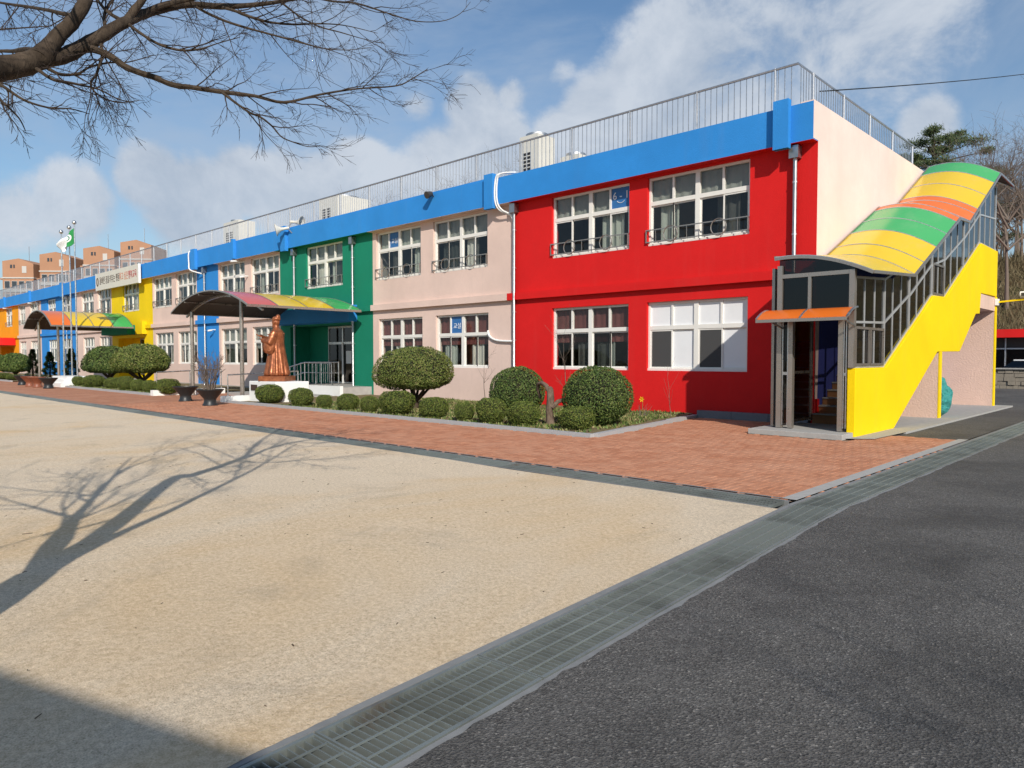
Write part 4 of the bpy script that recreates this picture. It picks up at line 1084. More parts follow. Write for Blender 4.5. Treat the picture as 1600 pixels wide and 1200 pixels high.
# ================================================================== PLANTERS
M['pot_black'] = plain('black_plastic_pot', (.022, .024, .026), .42, .25, 8, .05)
M['pot_copper'] = plain('copper_plastic_pot', (.22, .075, .04), .45, .2, 8, .05)
PM = {}
def pot_mesh(k):
    if k not in PM:
        PM[k] = MB().lathe([(.36,0),(.37,.04),(.31,.16),(.285,.30),(.30,.36),(.46,.55),(.60,.74),(.665,.80),(.67,.84),(.62,.845),(.60,.78),(.3,.76),(.01,.76)], (0,0,0), 32).mesh('pot', M[k])
    return PM[k]
def planter(x, y, k, s, label, group):
    q = empty('bowl_planter', (x, y, 0), label, 'planter', group); q.scale = (s, s, s)
    link('pot', pot_mesh(k), q); MB().lathe([(.02,.0),(.585,.0),(.58,.02),(.3,.05),(.02,.06)], (0,0,.775), 24).build('soil', M['soil'], q); return q
planter(-26.05, 10.35, 'pot_black', .64, 'black bowl planter without stems, beside the canopy post', 'bowl planters by the entrances')
planter(-23.1, 9.95, 'pot_black', .64, 'black bowl planter holding bare upright twigs, near the statue', 'bowl planters by the entrances')
for x, y, k, l in ((-48.6, 10.2, 'pot_black', 'black bowl planter furthest left in the row under the orange canopy'), (-46.0, 10.0, 'pot_copper', 'copper bowl planter next to the leftmost black planter'), (-44.2, 9.95, 'pot_copper', 'copper bowl planter next to the right black planter'), (-42.1, 9.95, 'pot_black', 'black bowl planter at right end of the row under the orange canopy')):
    planter(x, y, k, .64, l, 'bowl planters by the entrances')
# ================================================================== FLAGPOLES
fp = empty('flagpole_plinth', (-45.0, 11.7, 0), 'white stepped plinth carrying three flagpoles', 'plinth')
for k, (w_, h) in enumerate(((1.65,.2),(1.5,.38),(1.38,.55))): MB().box(-w_, w_, -.9+.18*k, .9-.18*k, ((.2,.38)[k-1] if k else -.02), h).build('tier', M['white'], fp)
for i, (x, h, w_) in enumerate(((-46.2, 8.62, 'left'), (-44.7, 8.68, 'middle'), (-43.75, 8.82, 'right'))):
    q = empty('flagpole', (x, 11.7, .55), '%s one of three steel flagpoles%s' % (w_, ' flying the green and white flag' if i == 2 else ''), 'flagpole', 'flagpoles')
    MB().tube([(0,0,0), (0,0,h-.65)], [.045,.032], 10).build('pole', M['steel'], q); MB().lathe([(max(.001,.11*sin(pi*k/10)), -.11*cos(pi*k/10)) for k in range(11)], (0,0,h-.60), 14).build('ball', M['steel'], q)
def flag():
    t = NT('green_white_flag'); u = t.n('ShaderNodeUVMap'); sx = t.n('ShaderNodeSeparateXYZ'); t.l(u.outputs[0], sx.inputs[0])
    m1 = t.n('ShaderNodeMath', operation='GREATER_THAN'); m1.inputs[1].default_value = .50; t.l(sx.outputs[0], m1.inputs[0])
    d = t.n('ShaderNodeVectorMath', operation='DISTANCE'); t.l(u.outputs[0], d.inputs[0]); d.inputs[1].default_value = (.42,.55,0)
    m2 = t.n('ShaderNodeMath', operation='LESS_THAN'); m2.inputs[1].default_value = .24; t.l(d.outputs['Value'], m2.inputs[0])
    c = t.mix((.02,.24,.06), (.80,.82,.82), m1.outputs[0]); c = t.mix(c, (.78,.82,.80), m2.outputs[0])
    m3 = t.n('ShaderNodeMath', operation='COMPARE'); m3.inputs[1].default_value = .13; m3.inputs[2].default_value = .025; t.l(d.outputs['Value'], m3.inputs[0])
    c = t.mix(c, (.03,.22,.14), m3.outputs[0]); t.set(c, .85)
    nx, ny = 22, 14; mb = MB(); uv = []
    for j in range(ny+1):
        for i in range(nx+1):
            a, b = i/nx, j/ny
            dr = -.72*a*1.0-.10*sin(a*7+b*2)*a
            mb.v.append((-1.15*a*(1-.15*a)-.12*sin(b*5)*a, -.55*a+.20*sin(a*9+b*3)*a+.1*sin(b*7)*a, -1.05+1.05*b*(1-.25*a)+dr*.75)); uv.append((a, b))
    for j in range(ny):
        for i in range(nx): k = j*(nx+1)+i; mb.f.append((k, k+1, k+nx+2, k+nx+1))
    mb.sm = True; me = mb.mesh('school_flag', t.m); ul = me.uv_layers.new(name='UVMap')
    for l in me.loops: ul.data[l.index].uv = uv[l.vertex_index]
    o = link('school_flag', me, None, (-43.79, 11.7, 8.5)); o.scale = (.78, .78, .78); md = o.modifiers.new('s', 'SOLIDIFY'); md.thickness = .006
    return tag(o, 'green and white flag with ring emblem drooping from the right flagpole', 'flag')
flag()
# ================================================================== ROOF THINGS
M['acbox'] = plain('cream_sheet_metal', (.62, .60, .54), .5, .08, 4, .05); M['louvre'] = plain('black_louvre', (.02, .02, .022), .6)
def ac_unit(x, y, wx, wy, h, label, z=6.92):
    q = empty('roof_unit', (x, y, z), label, 'air conditioner', 'air conditioners on the roof')
    MB().box(-wx/2, wx/2, -wy/2, wy/2, .08, h).build('casing', M['acbox'], q); MB().box(-wx/2+.08, -wx/2+.2, -wy/2+.05, wy/2-.05, 0, .08).build('foot', M['darkmetal'], q); MB().box(wx/2-.2, wx/2-.08, -wy/2+.05, wy/2-.05, 0, .08).build('foot', M['darkmetal'], q)
    g = MB()
    for cx in (-.22*wx, .02*wx):
        for k in range(10): zz = h*.22+k*h*.055; g.box(cx-.10*wx, cx+.08*wx, -wy/2-.006, -wy/2+.01, zz, zz+h*.038)
    g.build('front_louvre', M['louvre'], q); s = MB()
    for k in range(5): yy = -wy/2+wy*(k+.5)/5; s.box(wx/2-.004, wx/2+.008, yy-.01, yy+.01, .12, h-.1)
    s.build('side_seam', M['acbox'], q); MB().lathe([(.12,0),(.36*min(wx,wy)+.1,0),(.36*min(wx,wy)+.1,.10),(.12,.12)], (0,0,h), 20).build('fan_ring', M['rail'], q)
    return q
ac_unit(-17.26, 19.2, .85, .9, 2.40, 'tall cream roof unit behind the railing near the red bay')
ac_unit(-29.75, 19.4, 1.6, 1.8, 2.15, 'wide cream roof cabin unit with louvres above the green bay')
ac_unit(-40.3, 19.2, 1.9, 1.0, 2.40, 'cream roof unit behind the railing left of the loudspeaker')
ac_unit(-16.0, 19.8, .8, .7, 1.6, 'low cream roof unit right of the tall one')
def horn(label, x, y, z, dirn):
    q = empty('horn_loudspeaker', (x, y, z), label, 'loudspeaker', 'loudspeakers on the parapet'); d = Vector(dirn).normalized()
    q.rotation_euler = d.to_track_quat('Z', 'Y').to_euler()
    MB().lathe([(.05,-.28),(.07,-.2),(.06,-.05),(.09,.08),(.17,.2),(.28,.30),(.285,.315),(.27,.315),(.16,.21),(.05,.05),(.02,.02)], (0,0,0), 24).build('bell', M['acbox'], q)
    MB().lathe([(.06,.02),(.062,.12),(.03,.16),(.005,.165)], (0,0,0), 14).build('driver_cone', M['louvre'], q); MB().tube([(0,0,-.2), (0,-.25,-.35)], .02, 6).build('bracket', M['steel'], q)
horn('grey horn loudspeaker on the parapet facing the yard', -29.75, FY-.62, 7.28, (-.45, -.85, -.22)); horn('second grey horn loudspeaker turned away behind the parapet block', -29.45, FY-.15, 7.6, (.85, .5, -.1))
q = empty('parapet_floodlight', (-19.75, FY-.36, 7.2), 'small round floodlight on the blue parapet above pink bay', 'floodlight')
MB().bar((0,.3,-.02), (0,-.05,.06), .04, .04).build('arm', M['darkmetal'], q); MB().tube([(0,-.02,.10), (.0,-.24,.02)], [.09,.13], 12).build('lamp_head', M['darkmetal'], q)
q = empty('roof_antenna', (-30.9, 20.7, 6.92), 'thin lightning rod standing on the roof behind the railing', 'antenna'); MB().tube([(0,0,0), (0,0,3.0)], .02, 6).build('rod', M['rail'], q); MB().bar((-.25,0,2.4), (.25,0,2.4), .015, .015).build('cross_arm', M['rail'], q)

# ================================================================== VEGETATION
def bark_mat(name, c1, c2, sc=9):
    t = NT(name); n1 = t.noise(sc, 6, .65, .4, sq=(1,1,.35)); n2 = t.noise(sc*5, 4, .6)
    return t.set(t.mix(t.ramp(n1, [(.3, c1), (.7, c2)]), tuple(x*.5 for x in c1), t.ramp(n2, [(.5, 0.0), (.75, .6)])), .9, 0, t.bump(n1, .8, .03), .2)
M['bark'] = bark_mat('dark_bark', (.030,.021,.014), (.090,.066,.046)); M['bark_old'] = bark_mat('weathered_bark', (.07,.045,.03), (.22,.16,.12), 14); M['twig'] = plain('dark_twig', (.040,.026,.019), .8, .3, 30); M['twig_far'] = plain('grey_twig', (.16,.125,.10), .9, .25, 3)
M['box_leaf'] = leafmat('boxwood_leaves', [(.22, (.020,.038,.008)), (.42, (.072,.110,.016)), (.60, (.140,.180,.030)), (.78, (.22,.235,.055)), (.92, (.22,.16,.08))], 9)
M['yew_leaf'] = leafmat('yew_leaves', [(.22, (.020,.044,.010)), (.45, (.060,.105,.020)), (.65, (.115,.165,.034)), (.85, (.20,.21,.07))], 7)
M['pad_leaf'] = leafmat('pine_pad_leaves', [(.22, (.030,.050,.012)), (.42, (.090,.130,.022)), (.60, (.165,.200,.040)), (.76, (.23,.22,.075)), (.92, (.24,.165,.10))], 4)
M['fir_leaf'] = leafmat('fir_leaves', [(.25, (.014,.036,.014)), (.55, (.040,.080,.03)), (.8, (.09,.13,.055))], 6)
M['pine_leaf'] = leafmat('pine_needles', [(.25, (.020,.040,.014)), (.5, (.055,.085,.028)), (.75, (.11,.13,.05))], 2)
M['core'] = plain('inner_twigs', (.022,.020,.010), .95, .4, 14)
def clipped(shape, n, leaf, seed, core=True, lsz=.03, rough=.05):
    """clipped shrub: shape(dir)->radius vector; returns (leaf mesh, core mesh data)"""
    r = R(seed); mb = MB(); off = Vector((r.uniform(0,9), r.uniform(0,9), r.uniform(0,9)))
    for i in range(n):
        z = 1-2*(i+.5)/n; a = i*2.399963+r.uniform(-.4,.4); q = sqrt(max(0, 1-z*z)); d = Vector((q*cos(a), q*sin(a), z))
        p = shape(d)
        nz = mnoise.noise(p*3.1+off)*.6+mnoise.noise(p*9+off)*.4
        s = 1+rough*nz*1.6-abs(r.gauss(0, .035)); 
        if r.random() < .03: s += .03
        c = shape(Vector((0,0,0)), True); p = c+(p-c)*s
        nrm = (d+Vector((r.gauss(0,.55), r.gauss(0,.55), r.gauss(0,.55)))).normalized(); t = nrm.orthogonal().normalized(); b = nrm.cross(t); an = r.uniform(0, 6.28)
        u = (t*cos(an)+b*sin(an))*lsz*r.uniform(.6,1.3); v = nrm.cross(u).normalized()*lsz*r.uniform(.3,.6); tip = nrm*lsz*r.uniform(.1,.7)
        if p.z < .004: p.z = .004
        mb.quad(p-u*.5, p-v*.5+tip*.3, p+u*.5+tip, p+v*.5+tip*.3)
    return mb
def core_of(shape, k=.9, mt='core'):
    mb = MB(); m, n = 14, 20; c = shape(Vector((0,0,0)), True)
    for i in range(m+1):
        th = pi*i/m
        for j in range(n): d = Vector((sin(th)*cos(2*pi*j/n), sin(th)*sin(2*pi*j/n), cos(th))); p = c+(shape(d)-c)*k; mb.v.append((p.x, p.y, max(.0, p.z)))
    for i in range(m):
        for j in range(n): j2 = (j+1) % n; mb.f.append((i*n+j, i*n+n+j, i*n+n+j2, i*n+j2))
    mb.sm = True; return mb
def superell(a, b, h, e=2.6, flat=.08):
    def f(d, centre=False):
        if centre: return Vector((0,0,h*.5))
        k = (abs(d.x)**e+abs(d.y)**e+abs(d.z)**e)**(-1/e)
        z = h*.5+d.z*k*h*.5; s = 1-flat*max(0, -d.z)
        return Vector((d.x*k*a*s, d.y*k*b*s, z))
    return f
def shrub_mesh(shape, n, leaf, seed, lsz, rough=.05): return clipped(shape, n, leaf, seed, True, lsz, rough).mesh('foliage', M[leaf]), core_of(shape).mesh('inner_branches', M['core'])
SV = [shrub_mesh(superell(.455,.455,1.0,2.6,.16), 8200, 'box_leaf', 31, .046, .10), shrub_mesh(superell(.45,.465,1.0,2.4,.10), 8200, 'box_leaf', 32, .046, .11), shrub_mesh(superell(.47,.45,1.0,2.8,.22), 8200, 'box_leaf', 33, .046, .09)]
BUSH = [
    (-9.33, 11.6, 0.77, 0.51, 'clipped shrub at the bed corner, nearest the outside stair'),
    (-10.82, 11.6, 0.78, 0.55, 'clipped shrub left of the weathered bent trunk, second from the bed corner'),
    (-11.84, 11.6, 0.76, 0.58, 'tall clipped shrub in front of the corner dome shrub, third from the bed corner'),
    (-12.76, 11.6, 0.52, 0.44, 'small clipped shrub fourth from the bed corner'),
    (-13.90, 11.6, 0.76, 0.52, 'clipped shrub right of the umbrella tree trunk'),
    (-15.41, 11.6, 0.95, 0.63, 'large clipped shrub left of the umbrella tree trunk'),
    (-16.65, 11.6, 0.53, 0.45, 'small clipped shrub touching the large one left of the umbrella tree'),
    (-17.72, 11.6, 0.66, 0.48, 'low clipped shrub below the green bay wall'),
    (-18.98, 11.6, 0.50, 0.40, 'smallest clipped shrub below the entrance door'),
    (-20.31, 11.6, 0.79, 0.57, 'clipped shrub at right front of the statue pedestal'),
    (-22.32, 11.6, 0.97, 0.62, 'clipped shrub covering left front of the statue pedestal'),
    (-31.09, 11.6, 1.03, 0.63, 'clipped shrub at right end of the row left of the black planters'),
    (-33.10, 11.6, 0.59, 0.54, 'small clipped shrub second from the right end left of the black planters'),
    (-34.49, 11.6, 0.67, 0.54, 'clipped shrub third from the right end left of the black planters'),
    (-36.01, 11.6, 0.78, 0.65, 'clipped shrub fourth from the right end left of the black planters'),
    (-37.77, 11.6, 0.80, 0.56, 'clipped shrub fifth from the right end left of the black planters'),
    (-40.67, 11.6, 1.10, 0.63, 'wide clipped shrub below the dark umbrella tree by the flagpole plinth'),
    (-43.31, 11.6, 0.60, 0.52, 'narrow clipped shrub right beside the white flagpole plinth'),
    (-57.75, 11.6, 0.96, 0.39, 'low clipped shrub under the far left rounded tree'),
    (-60.64, 11.6, 1.13, 0.44, 'low clipped shrub at the left edge of the photo'),
]
for i, (x, y, w_, h, lab) in enumerate(BUSH):
    q = empty('clipped_shrub', (x, y, .04), lab, 'shrub', 'clipped boxwood shrubs along the kerb', rz=i*1.3); q.scale = (w_, w_, h)
    a, b = SV[i % 3]; link('foliage', a, q); link('inner_branches', b, q)
def big_shrub(name, x, y, shape, n, leaf, seed, lsz, label, z=.04, trunk=None, rough=.04, cat='shrub', group=None):
    q = empty(name, (x, y, z), label, cat, group); a, b = shrub_mesh(shape, n, leaf, seed, lsz, rough); link('crown', a, q); link('inner_branches', b, q)
    if trunk: trunk(q)
    return q
def dome(a, b, h, tuck=.35):
    def f(d, centre=False):
        if centre: return Vector((0,0,h*.45))
        k = (abs(d.x)**2.2+abs(d.y)**2.2+abs(d.z)**2.2)**(-1/2.2); s = 1-tuck*max(0,-d.z)**1.5
        return Vector((d.x*k*a*s, d.y*k*b*s, h*.45+d.z*k*(h*.55 if d.z > 0 else h*.45)))
    return f
big_shrub('domed_yew', -9.67, 12.75, dome(.76,.74,1.32), 15000, 'yew_leaf', 41, .045, 'large clipped dark green dome shrub in front of the red bay')
big_shrub('domed_yew', -12.53, 13.2, dome(.68,.68,1.28), 13000, 'yew_leaf', 42, .045, 'clipped green dome shrub at the corner between pink and red bays')
def cap(a, b, z0, z1, z2):                                       # flat umbrella crown: underside z0, rim z1, top z2
    def f(d, centre=False):
        if centre: return Vector((0,0,z1))
        q = sqrt(d.x*d.x+d.y*d.y); k = 1.0
        rr = (q**.85 if d.z > 0 else q**.7) if q > 0 else 0; ang = math.atan2(d.y, d.x); wob = 1+.06*sin(3*ang+1)+.05*sin(5*ang)+.03*sin(9*ang+2)
        zz = z1+(z2-z1)*(d.z**1.0 if d.z > 0 else 0)-(z1-z0)*(abs(d.z)**.75 if d.z < 0 else 0)+.06*sin(4*ang)*q
        return Vector((cos(ang)*rr*a*wob, sin(ang)*rr*b*wob, zz))
    return f
def multi_trunk(h, n, sp_, seed, r0=.09):
    def f(q):
        r = R(seed)
        MB().tube([(0,0,-.05),(.02,.01,h*.18),(0,.02,h*.34)], [r0*1.3,r0,r0*.85], 10).build('trunk', M['bark'], q)
        for k in range(n):
            a = 2*pi*k/n+r.uniform(-.3,.3); l = sp_*r.uniform(.6,1.1)
            MB().tube([(0,.01,h*.30),(cos(a)*l*.35,sin(a)*l*.35,h*.52),(cos(a)*l*.7,sin(a)*l*.7,h*.78),(cos(a)*l,sin(a)*l,h*1.05)], [r0*.6,r0*.5,r0*.36,r0*.2], 8).build('branch', M['bark'], q)
    return f
big_shrub('cloud_pruned_tree', -16.47, 13.05, cap(1.15,1.05,.60,1.08,1.82), 21000, 'pad_leaf', 51, .05, 'umbrella shaped clipped tree with several trunks before the pink bay', trunk=multi_trunk(.82,6,.6,5), rough=.05, cat='tree', group='umbrella shaped clipped trees')
big_shrub('cloud_pruned_tree', -39.1, 13.4, cap(1.42,1.3,.75,1.3,2.2), 17000, 'pad_leaf', 52, .085, 'umbrella shaped clipped tree in front of the pink bay right of yellow', trunk=multi_trunk(1.1,6,1.1,6,.13), rough=.05, cat='tree', group='umbrella shaped clipped trees')
big_shrub('cloud_pruned_tree', -45.2, 13.7, cap(1.35,1.25,.65,1.15,2.18), 15000, 'yew_leaf', 53, .085, 'dark umbrella shaped clipped tree beside the flagpole plinth', trunk=multi_trunk(1.1,6,1.0,7,.13), rough=.05, cat='tree', group='umbrella shaped clipped trees')
big_shrub('cloud_pruned_tree', -65.0, 13.2, cap(1.1,1.1,.45,1.0,1.85), 9000, 'yew_leaf', 54, .11, 'rounded clipped tree below the pink bay at far left', trunk=multi_trunk(1.0,5,1.0,8,.13), rough=.05, cat='tree', group='umbrella shaped clipped trees')
big_shrub('cloud_pruned_tree', -72.1, 13.2, cap(1.2,1.1,.45,1.0,1.8), 8000, 'yew_leaf', 55, .11, 'rounded clipped tree at the left edge before the orange bay', trunk=multi_trunk(1.0,5,1.0,9,.13), rough=.05, cat='tree', group='umbrella shaped clipped trees')
def cone_tree(x, y, h, w_, seed, label):
    r = R(seed); q = empty('conifer', (x, y, .03), label, 'tree', 'small conifers by the far canopy'); mb = MB()
    for i in range(7000):
        t = r.random()**.75; z = .12*h+.88*h*t; rad = w_*(1-t)**.85*(.75+.25*sin(t*26+r.uniform(-.5,.5)))*r.uniform(.72,1.06); a = r.uniform(0, 6.28)
        p = Vector((cos(a)*rad, sin(a)*rad, z)); d = Vector((cos(a), sin(a), .25)); s = r.uniform(.05,.12); e = Vector((-sin(a), cos(a), r.uniform(-.4,.4)))*s*.45
        mb.tri(p-e, p+e, p+d*s*1.4+Vector((0,0,-.03)))
    mb.build('crown', M['fir_leaf'], q); MB().tube([(0,0,-.03),(0,0,h*.9)], [.07,.01], 8).build('trunk', M['bark'], q)
cone_tree(-47.9, 12.5, 2.05, .5, 1, 'dark cone shaped conifer right of the far flagpoles'); cone_tree(-52.05, 12.4, 1.9, .52, 2, 'dark cone shaped conifer in the middle under orange canopy'); cone_tree(-56.2, 12.4, 2.1, .5, 3, 'dark cone shaped conifer left of the far canopy posts')
# old stump with a bent limb
q = empty('old_stump', (-10.5, 12.1, .03), 'weathered bent trunk between the two dome shrubs', 'trunk')
MB().tube([(0,0,-.05),(.02,.0,.1),(-.02,.01,.35),(.03,0,.6),(.0,.02,.82),(.02,.0,.86)], [.125,.095,.08,.085,.073,.045], 14).build('trunk', M['bark_old'], q)
MB().tube([(.0,.0,.76),(-.10,.0,.90),(-.24,.02,.96),(-.38,.05,.93),(-.46,.12,.80),(-.5,.25,.6)], [.058,.05,.044,.041,.038,.034], 12).build('limb', M['bark_old'], q)
MB().tube([(.06,.02,.42),(.16,.1,.55),(.30,.28,.62),(.5,.5,.66)], [.06,.05,.045,.04], 10).build('limb', M['bark_old'], q)

# ---- branching wood
def grow(mb, p, d, L, r0, lev, rnd, droop=0.0, nseg=5, side=3, spread=.75, minr=.0025, jit=.16, shrink=.62, buds=None, sides=6):
    pts = [p.copy()]; rad = [r0]; dd = d.normalized(); q = p.copy()
    for i in range(nseg):
        dd = (dd+Vector((rnd.gauss(0,jit), rnd.gauss(0,jit), rnd.gauss(0,jit)-droop))).normalized(); q = q+dd*(L/nseg); pts.append(q.copy()); rad.append(max(minr*.7, r0*(1-.78*(i+1)/nseg)))
    mb.tube(pts, rad, max(3, sides), False)
    if lev <= 0: return
    for k in range(side):
        t = rnd.uniform(.22, 1.0); i = min(nseg-1, int(t*nseg)); b = pts[i].lerp(pts[i+1], t*nseg-i) if i+1 < len(pts) else pts[-1]
        dr = (pts[i+1]-pts[i]).normalized(); o = dr.orthogonal().normalized(); o.rotate(Matrix.Rotation(rnd.uniform(0, 6.28), 3, dr))
        nd = (dr*(1-spread*.5)+o*spread*rnd.uniform(.6,1.1)).normalized()
        grow(mb, b, nd, L*shrink*rnd.uniform(.65,1.15), max(minr, rad[i]*.6), lev-1, rnd, droop, max(3, nseg-1), side, spread, minr, jit, shrink, buds, max(3, sides-2))
def bare_mesh(h, seed, lev=4, side=5, r0=.09, mt='twig_far', minr=.006, up=.9):
    rnd = R(seed); mb = MB(); grow(mb, Vector((0,0,-.1)), Vector((rnd.uniform(-.08,.08), rnd.uniform(-.08,.08), 1)), h*.62, r0, 0, rnd, -.02, 6, 0, jit=.06)
    for k in range(7):
        z = h*rnd.uniform(.18,.6); a = rnd.uniform(0, 6.28)
        grow(mb, Vector((0,0,z)), Vector((cos(a)*.75, sin(a)*.75, up)), h*rnd.uniform(.34,.52), r0*.5, lev-1, rnd, -.03, 5, side, .7, minr, .13, .60)
    return mb.mesh('wood', M[mt])
# twigs in the near planter, saplings and dry stems by the wall
rnd = R(77); mb = MB()
for k in range(46):
    a = rnd.uniform(0, 6.28); s = rnd.uniform(.03,.22); grow(mb, Vector((cos(a)*s, sin(a)*s, .76)), Vector((cos(a)*.30, sin(a)*.30, 1.2)), rnd.uniform(.7,1.1), .010, 2, rnd, -.03, 5, 5, .42, .004, .08, .34)
q = empty('potted_bare_shrub', (-23.1, 9.95, -.27), 'bare grey twiggy shrub growing from the near black planter', 'shrub'); mb.build('twigs', M['twig_far'], q)
def sapling(x, y, h, seed, label, mt='twig_far', lev=2, side=4, r0=.014):
    rnd = R(seed); mb = MB(); grow(mb, Vector((0,0,-.02)), Vector((rnd.uniform(-.1,.1), 0, 1)), h, r0, lev, rnd, -.03, 7, side, .62, .003, .09, .42)
    q = empty('sapling', (x, y, .05), label, 'sapling', 'bare saplings along the wall'); mb.build('stems', M[mt], q)
sapling(-11.6, 14.2, 2.1, 3, 'bare sapling in front of the lower left red bay window', side=6); sapling(-14.86, 14.3, 1.5, 4, 'thin bare sapling in front of the pink bay window'); sapling(-9.75, 15.9, 1.35, 9, 'thin thorny pale stem against the red wall', lev=1, side=5, r0=.008)
q = empty('daffodil', (-10.4, 15.6, .06), 'yellow daffodil with dry stalks at foot of red wall', 'flower')
MB().tube([(0,0,0),(.02,0,.28),(.03,-.02,.42)], .006, 5).build('stem', M['grass'], q)
mb = MB()
for k in range(6):
    a = k*pi/3; c = Vector((.03,-.05,.43)); mb.quad(c, c+Vector((cos(a-.35)*.05,-.01,sin(a-.35)*.05)), c+Vector((cos(a)*.085,-.02,sin(a)*.085)), c+Vector((cos(a+.35)*.05,-.01,sin(a+.35)*.05)))
M['petal'] = plain('yellow_petal', (.85,.52,.01), .6); mb.build('petals', M['petal'], q); MB().lathe([(.012,0),(.022,.03),(.03,.04)], (.03,-.05,.42), 10).build('trumpet', M['petal'], q)
rnd = R(8); mb = MB()
for k in range(14): a = rnd.uniform(0, 6.28); grow(mb, Vector((rnd.uniform(-.12,.12), rnd.uniform(-.1,.1), 0)), Vector((cos(a)*.3, sin(a)*.3, 1)), rnd.uniform(.2,.4), .006, 0, rnd, 0, 4, 0)
mb.build('dry_stalks', M['twig_far'], q)

# ================================================================== BACKGROUND
def hz_(x, y):
    t = max(0, min(1, (y-47)/13)); s = t*t*(3-2*t)
    return s*(8.5+2.2*mnoise.noise((x*.03, y*.03, 2)))+ (y-60)*.05*(1 if y > 60 else 0) + s*.5*mnoise.noise((x*.25, y*.25, 4)) - .3
mb = MB(); nx, ny = 110, 40
for j in range(ny+1):
    for i in range(nx+1):
        x = -170+230*i/nx; y = 46.5+70*j/ny; mb.v.append((x, y, hz_(x, y)))
for j in range(ny):
    for i in range(nx): k = j*(nx+1)+i; mb.f.append((k, k+1, k+nx+2, k+nx+1))
mb.sm = True
def hill_mat():
    t = NT('winter_hillside'); a = t.noise(.5, 7, .65, .5); b = t.noise(5, 5, .65)
    c = t.ramp(a, [(.3, (.075,.062,.032)), (.5, (.145,.115,.062)), (.7, (.11,.105,.045))])
    return t.set(t.mix(c, (.05,.04,.025), t.ramp(b, [(.5,0.0),(.72,.7)])), .95, 0, t.bump(b, 1.0, .25), .1)
tag(mb.build('hillside', hill_mat()), kind='structure')
r = R(21); mb = MB()
for _ in range(16000):
    y = 47+17*r.random(); x = -4-(r.random()**1.3)*16*y/50; z = hz_(x, y); h = r.uniform(.25, .8); a = r.uniform(0, 6.28); l = r.uniform(.1, .5)
    mb.tri((x-.03, y, z-.05), (x+.03, y, z-.05), (x+cos(a)*l, y+sin(a)*l, z+h))
M['drygrass'] = leafmat('dry_hill_grass', [(.25,(.07,.055,.028)),(.5,(.16,.125,.065)),(.75,(.26,.21,.12))], .6)
tag(mb.build('hill_grass', M['drygrass']), 'dry brown grass and scrub on the hillside behind the stair', 'grass', kind='stuff')
BT = [bare_mesh(9, 11, 4, 5, .13), bare_mesh(8, 12, 4, 5, .12), bare_mesh(9.5, 13, 4, 5, .13)]
BTREES = [
    (-12.4, 62.0, 0.98, 'leafless tree right of the smaller pine'),
    (-10.5, 56.0, 1.04, 'leafless tree above the stair roof end'),
    (-9.1, 54.0, 1.10, 'large leafless tree at the right edge of the photo'),
    (-10.6, 66.0, 0.96, 'leafless tree behind the large one at the right edge'),
    (-12.7, 72.0, 1.12, 'leafless tree furthest back on the hill at right'),
    (-9.0, 58.0, 0.83, 'slim leafless tree cut by the right edge'),
    (-11.6, 60.0, 0.71, 'low leafless tree just right of the stair roof'),
    (-10.4, 58.0, 0.67, 'low leafless tree behind the stair roof end'),
    (-11.0, 64.0, 0.85, 'leafless tree between the large one and the stair roof'),
    (-9.9, 61.0, 0.70, 'low leafless tree at the right edge'),
    (-12.9, 68.0, 1.00, 'thin leafless tree behind the smaller pine'),
    (-11.0, 70.0, 0.95, 'thin leafless tree deep in the right edge'),
    (-72.1, 53.0, 1.81, 'leafless treetop seen through the railing above the pink bay'),
    (-77.5, 54.0, 1.73, 'leafless treetop seen through the railing above the green bay'),
    (-62.0, 53.0, 1.59, 'leafless treetop left of the tall roof unit'),
    (-59.7, 54.0, 1.61, 'second leafless treetop left of the tall roof unit'),
    (-55.6, 53.0, 1.58, 'third leafless treetop left of the tall roof unit'),
    (-54.4, 54.0, 1.50, 'leafless treetop beside the parapet cables'),
    (-44.0, 53.0, 1.61, 'leafless treetop right of the tall roof unit'),
    (-72.6, 56.0, 1.50, 'leafless treetop in the middle of the pink bay railing'),
]
for i, (x, y, s, lab) in enumerate(BTREES):
    q = empty('bare_tree', (x, y, hz_(x, y)), lab, 'tree', 'leafless trees on the hillside', rz=i*2.1); q.scale = (s, s, s); link('branches', BT[i % 3], q)
def pine(x, y, h, seed, label, w_=4.2):
    r = R(seed); z = hz_(x, y); q = empty('pine_tree', (x, y, z), label, 'tree', 'pine trees behind the school')
    MB().tube([(0,0,-.3),(.2,.1,h*.3),(-.1,.1,h*.6),(.15,0,h*.85),(.1,0,h*.97)], [.28,.22,.16,.09,.03], 10).build('trunk', M['bark'], q)
    mb = MB(); br = MB()
    for k in range(64):
        t = r.uniform(.25, 1.0); zc = h*t; rad = w_*sqrt(max(.02, 1-((t-.5)/.52)**2))*r.uniform(.25, 1.0); a = r.uniform(0, 6.28); c = Vector((cos(a)*rad, sin(a)*rad, zc+.2))
        br.tube([(0,0,zc-.5),(c.x*.5,c.y*.5,zc-.15),tuple(c)], [.07,.05,.02], 5, False)
        cl = r.uniform(.55, 1.05)
        for _ in range(420):
            d = Vector((r.gauss(0,1), r.gauss(0,1), r.gauss(0,.45)))*.42*cl; p = c+d; u = Vector((r.gauss(0,1), r.gauss(0,1), r.gauss(.5,.7))).normalized()*r.uniform(.14,.3); e = u.orthogonal().normalized()*.035
            mb.tri(p-e, p+e, p+u)
    br.build('limbs', M['bark'], q); mb.build('crown', M['pine_leaf'], q)
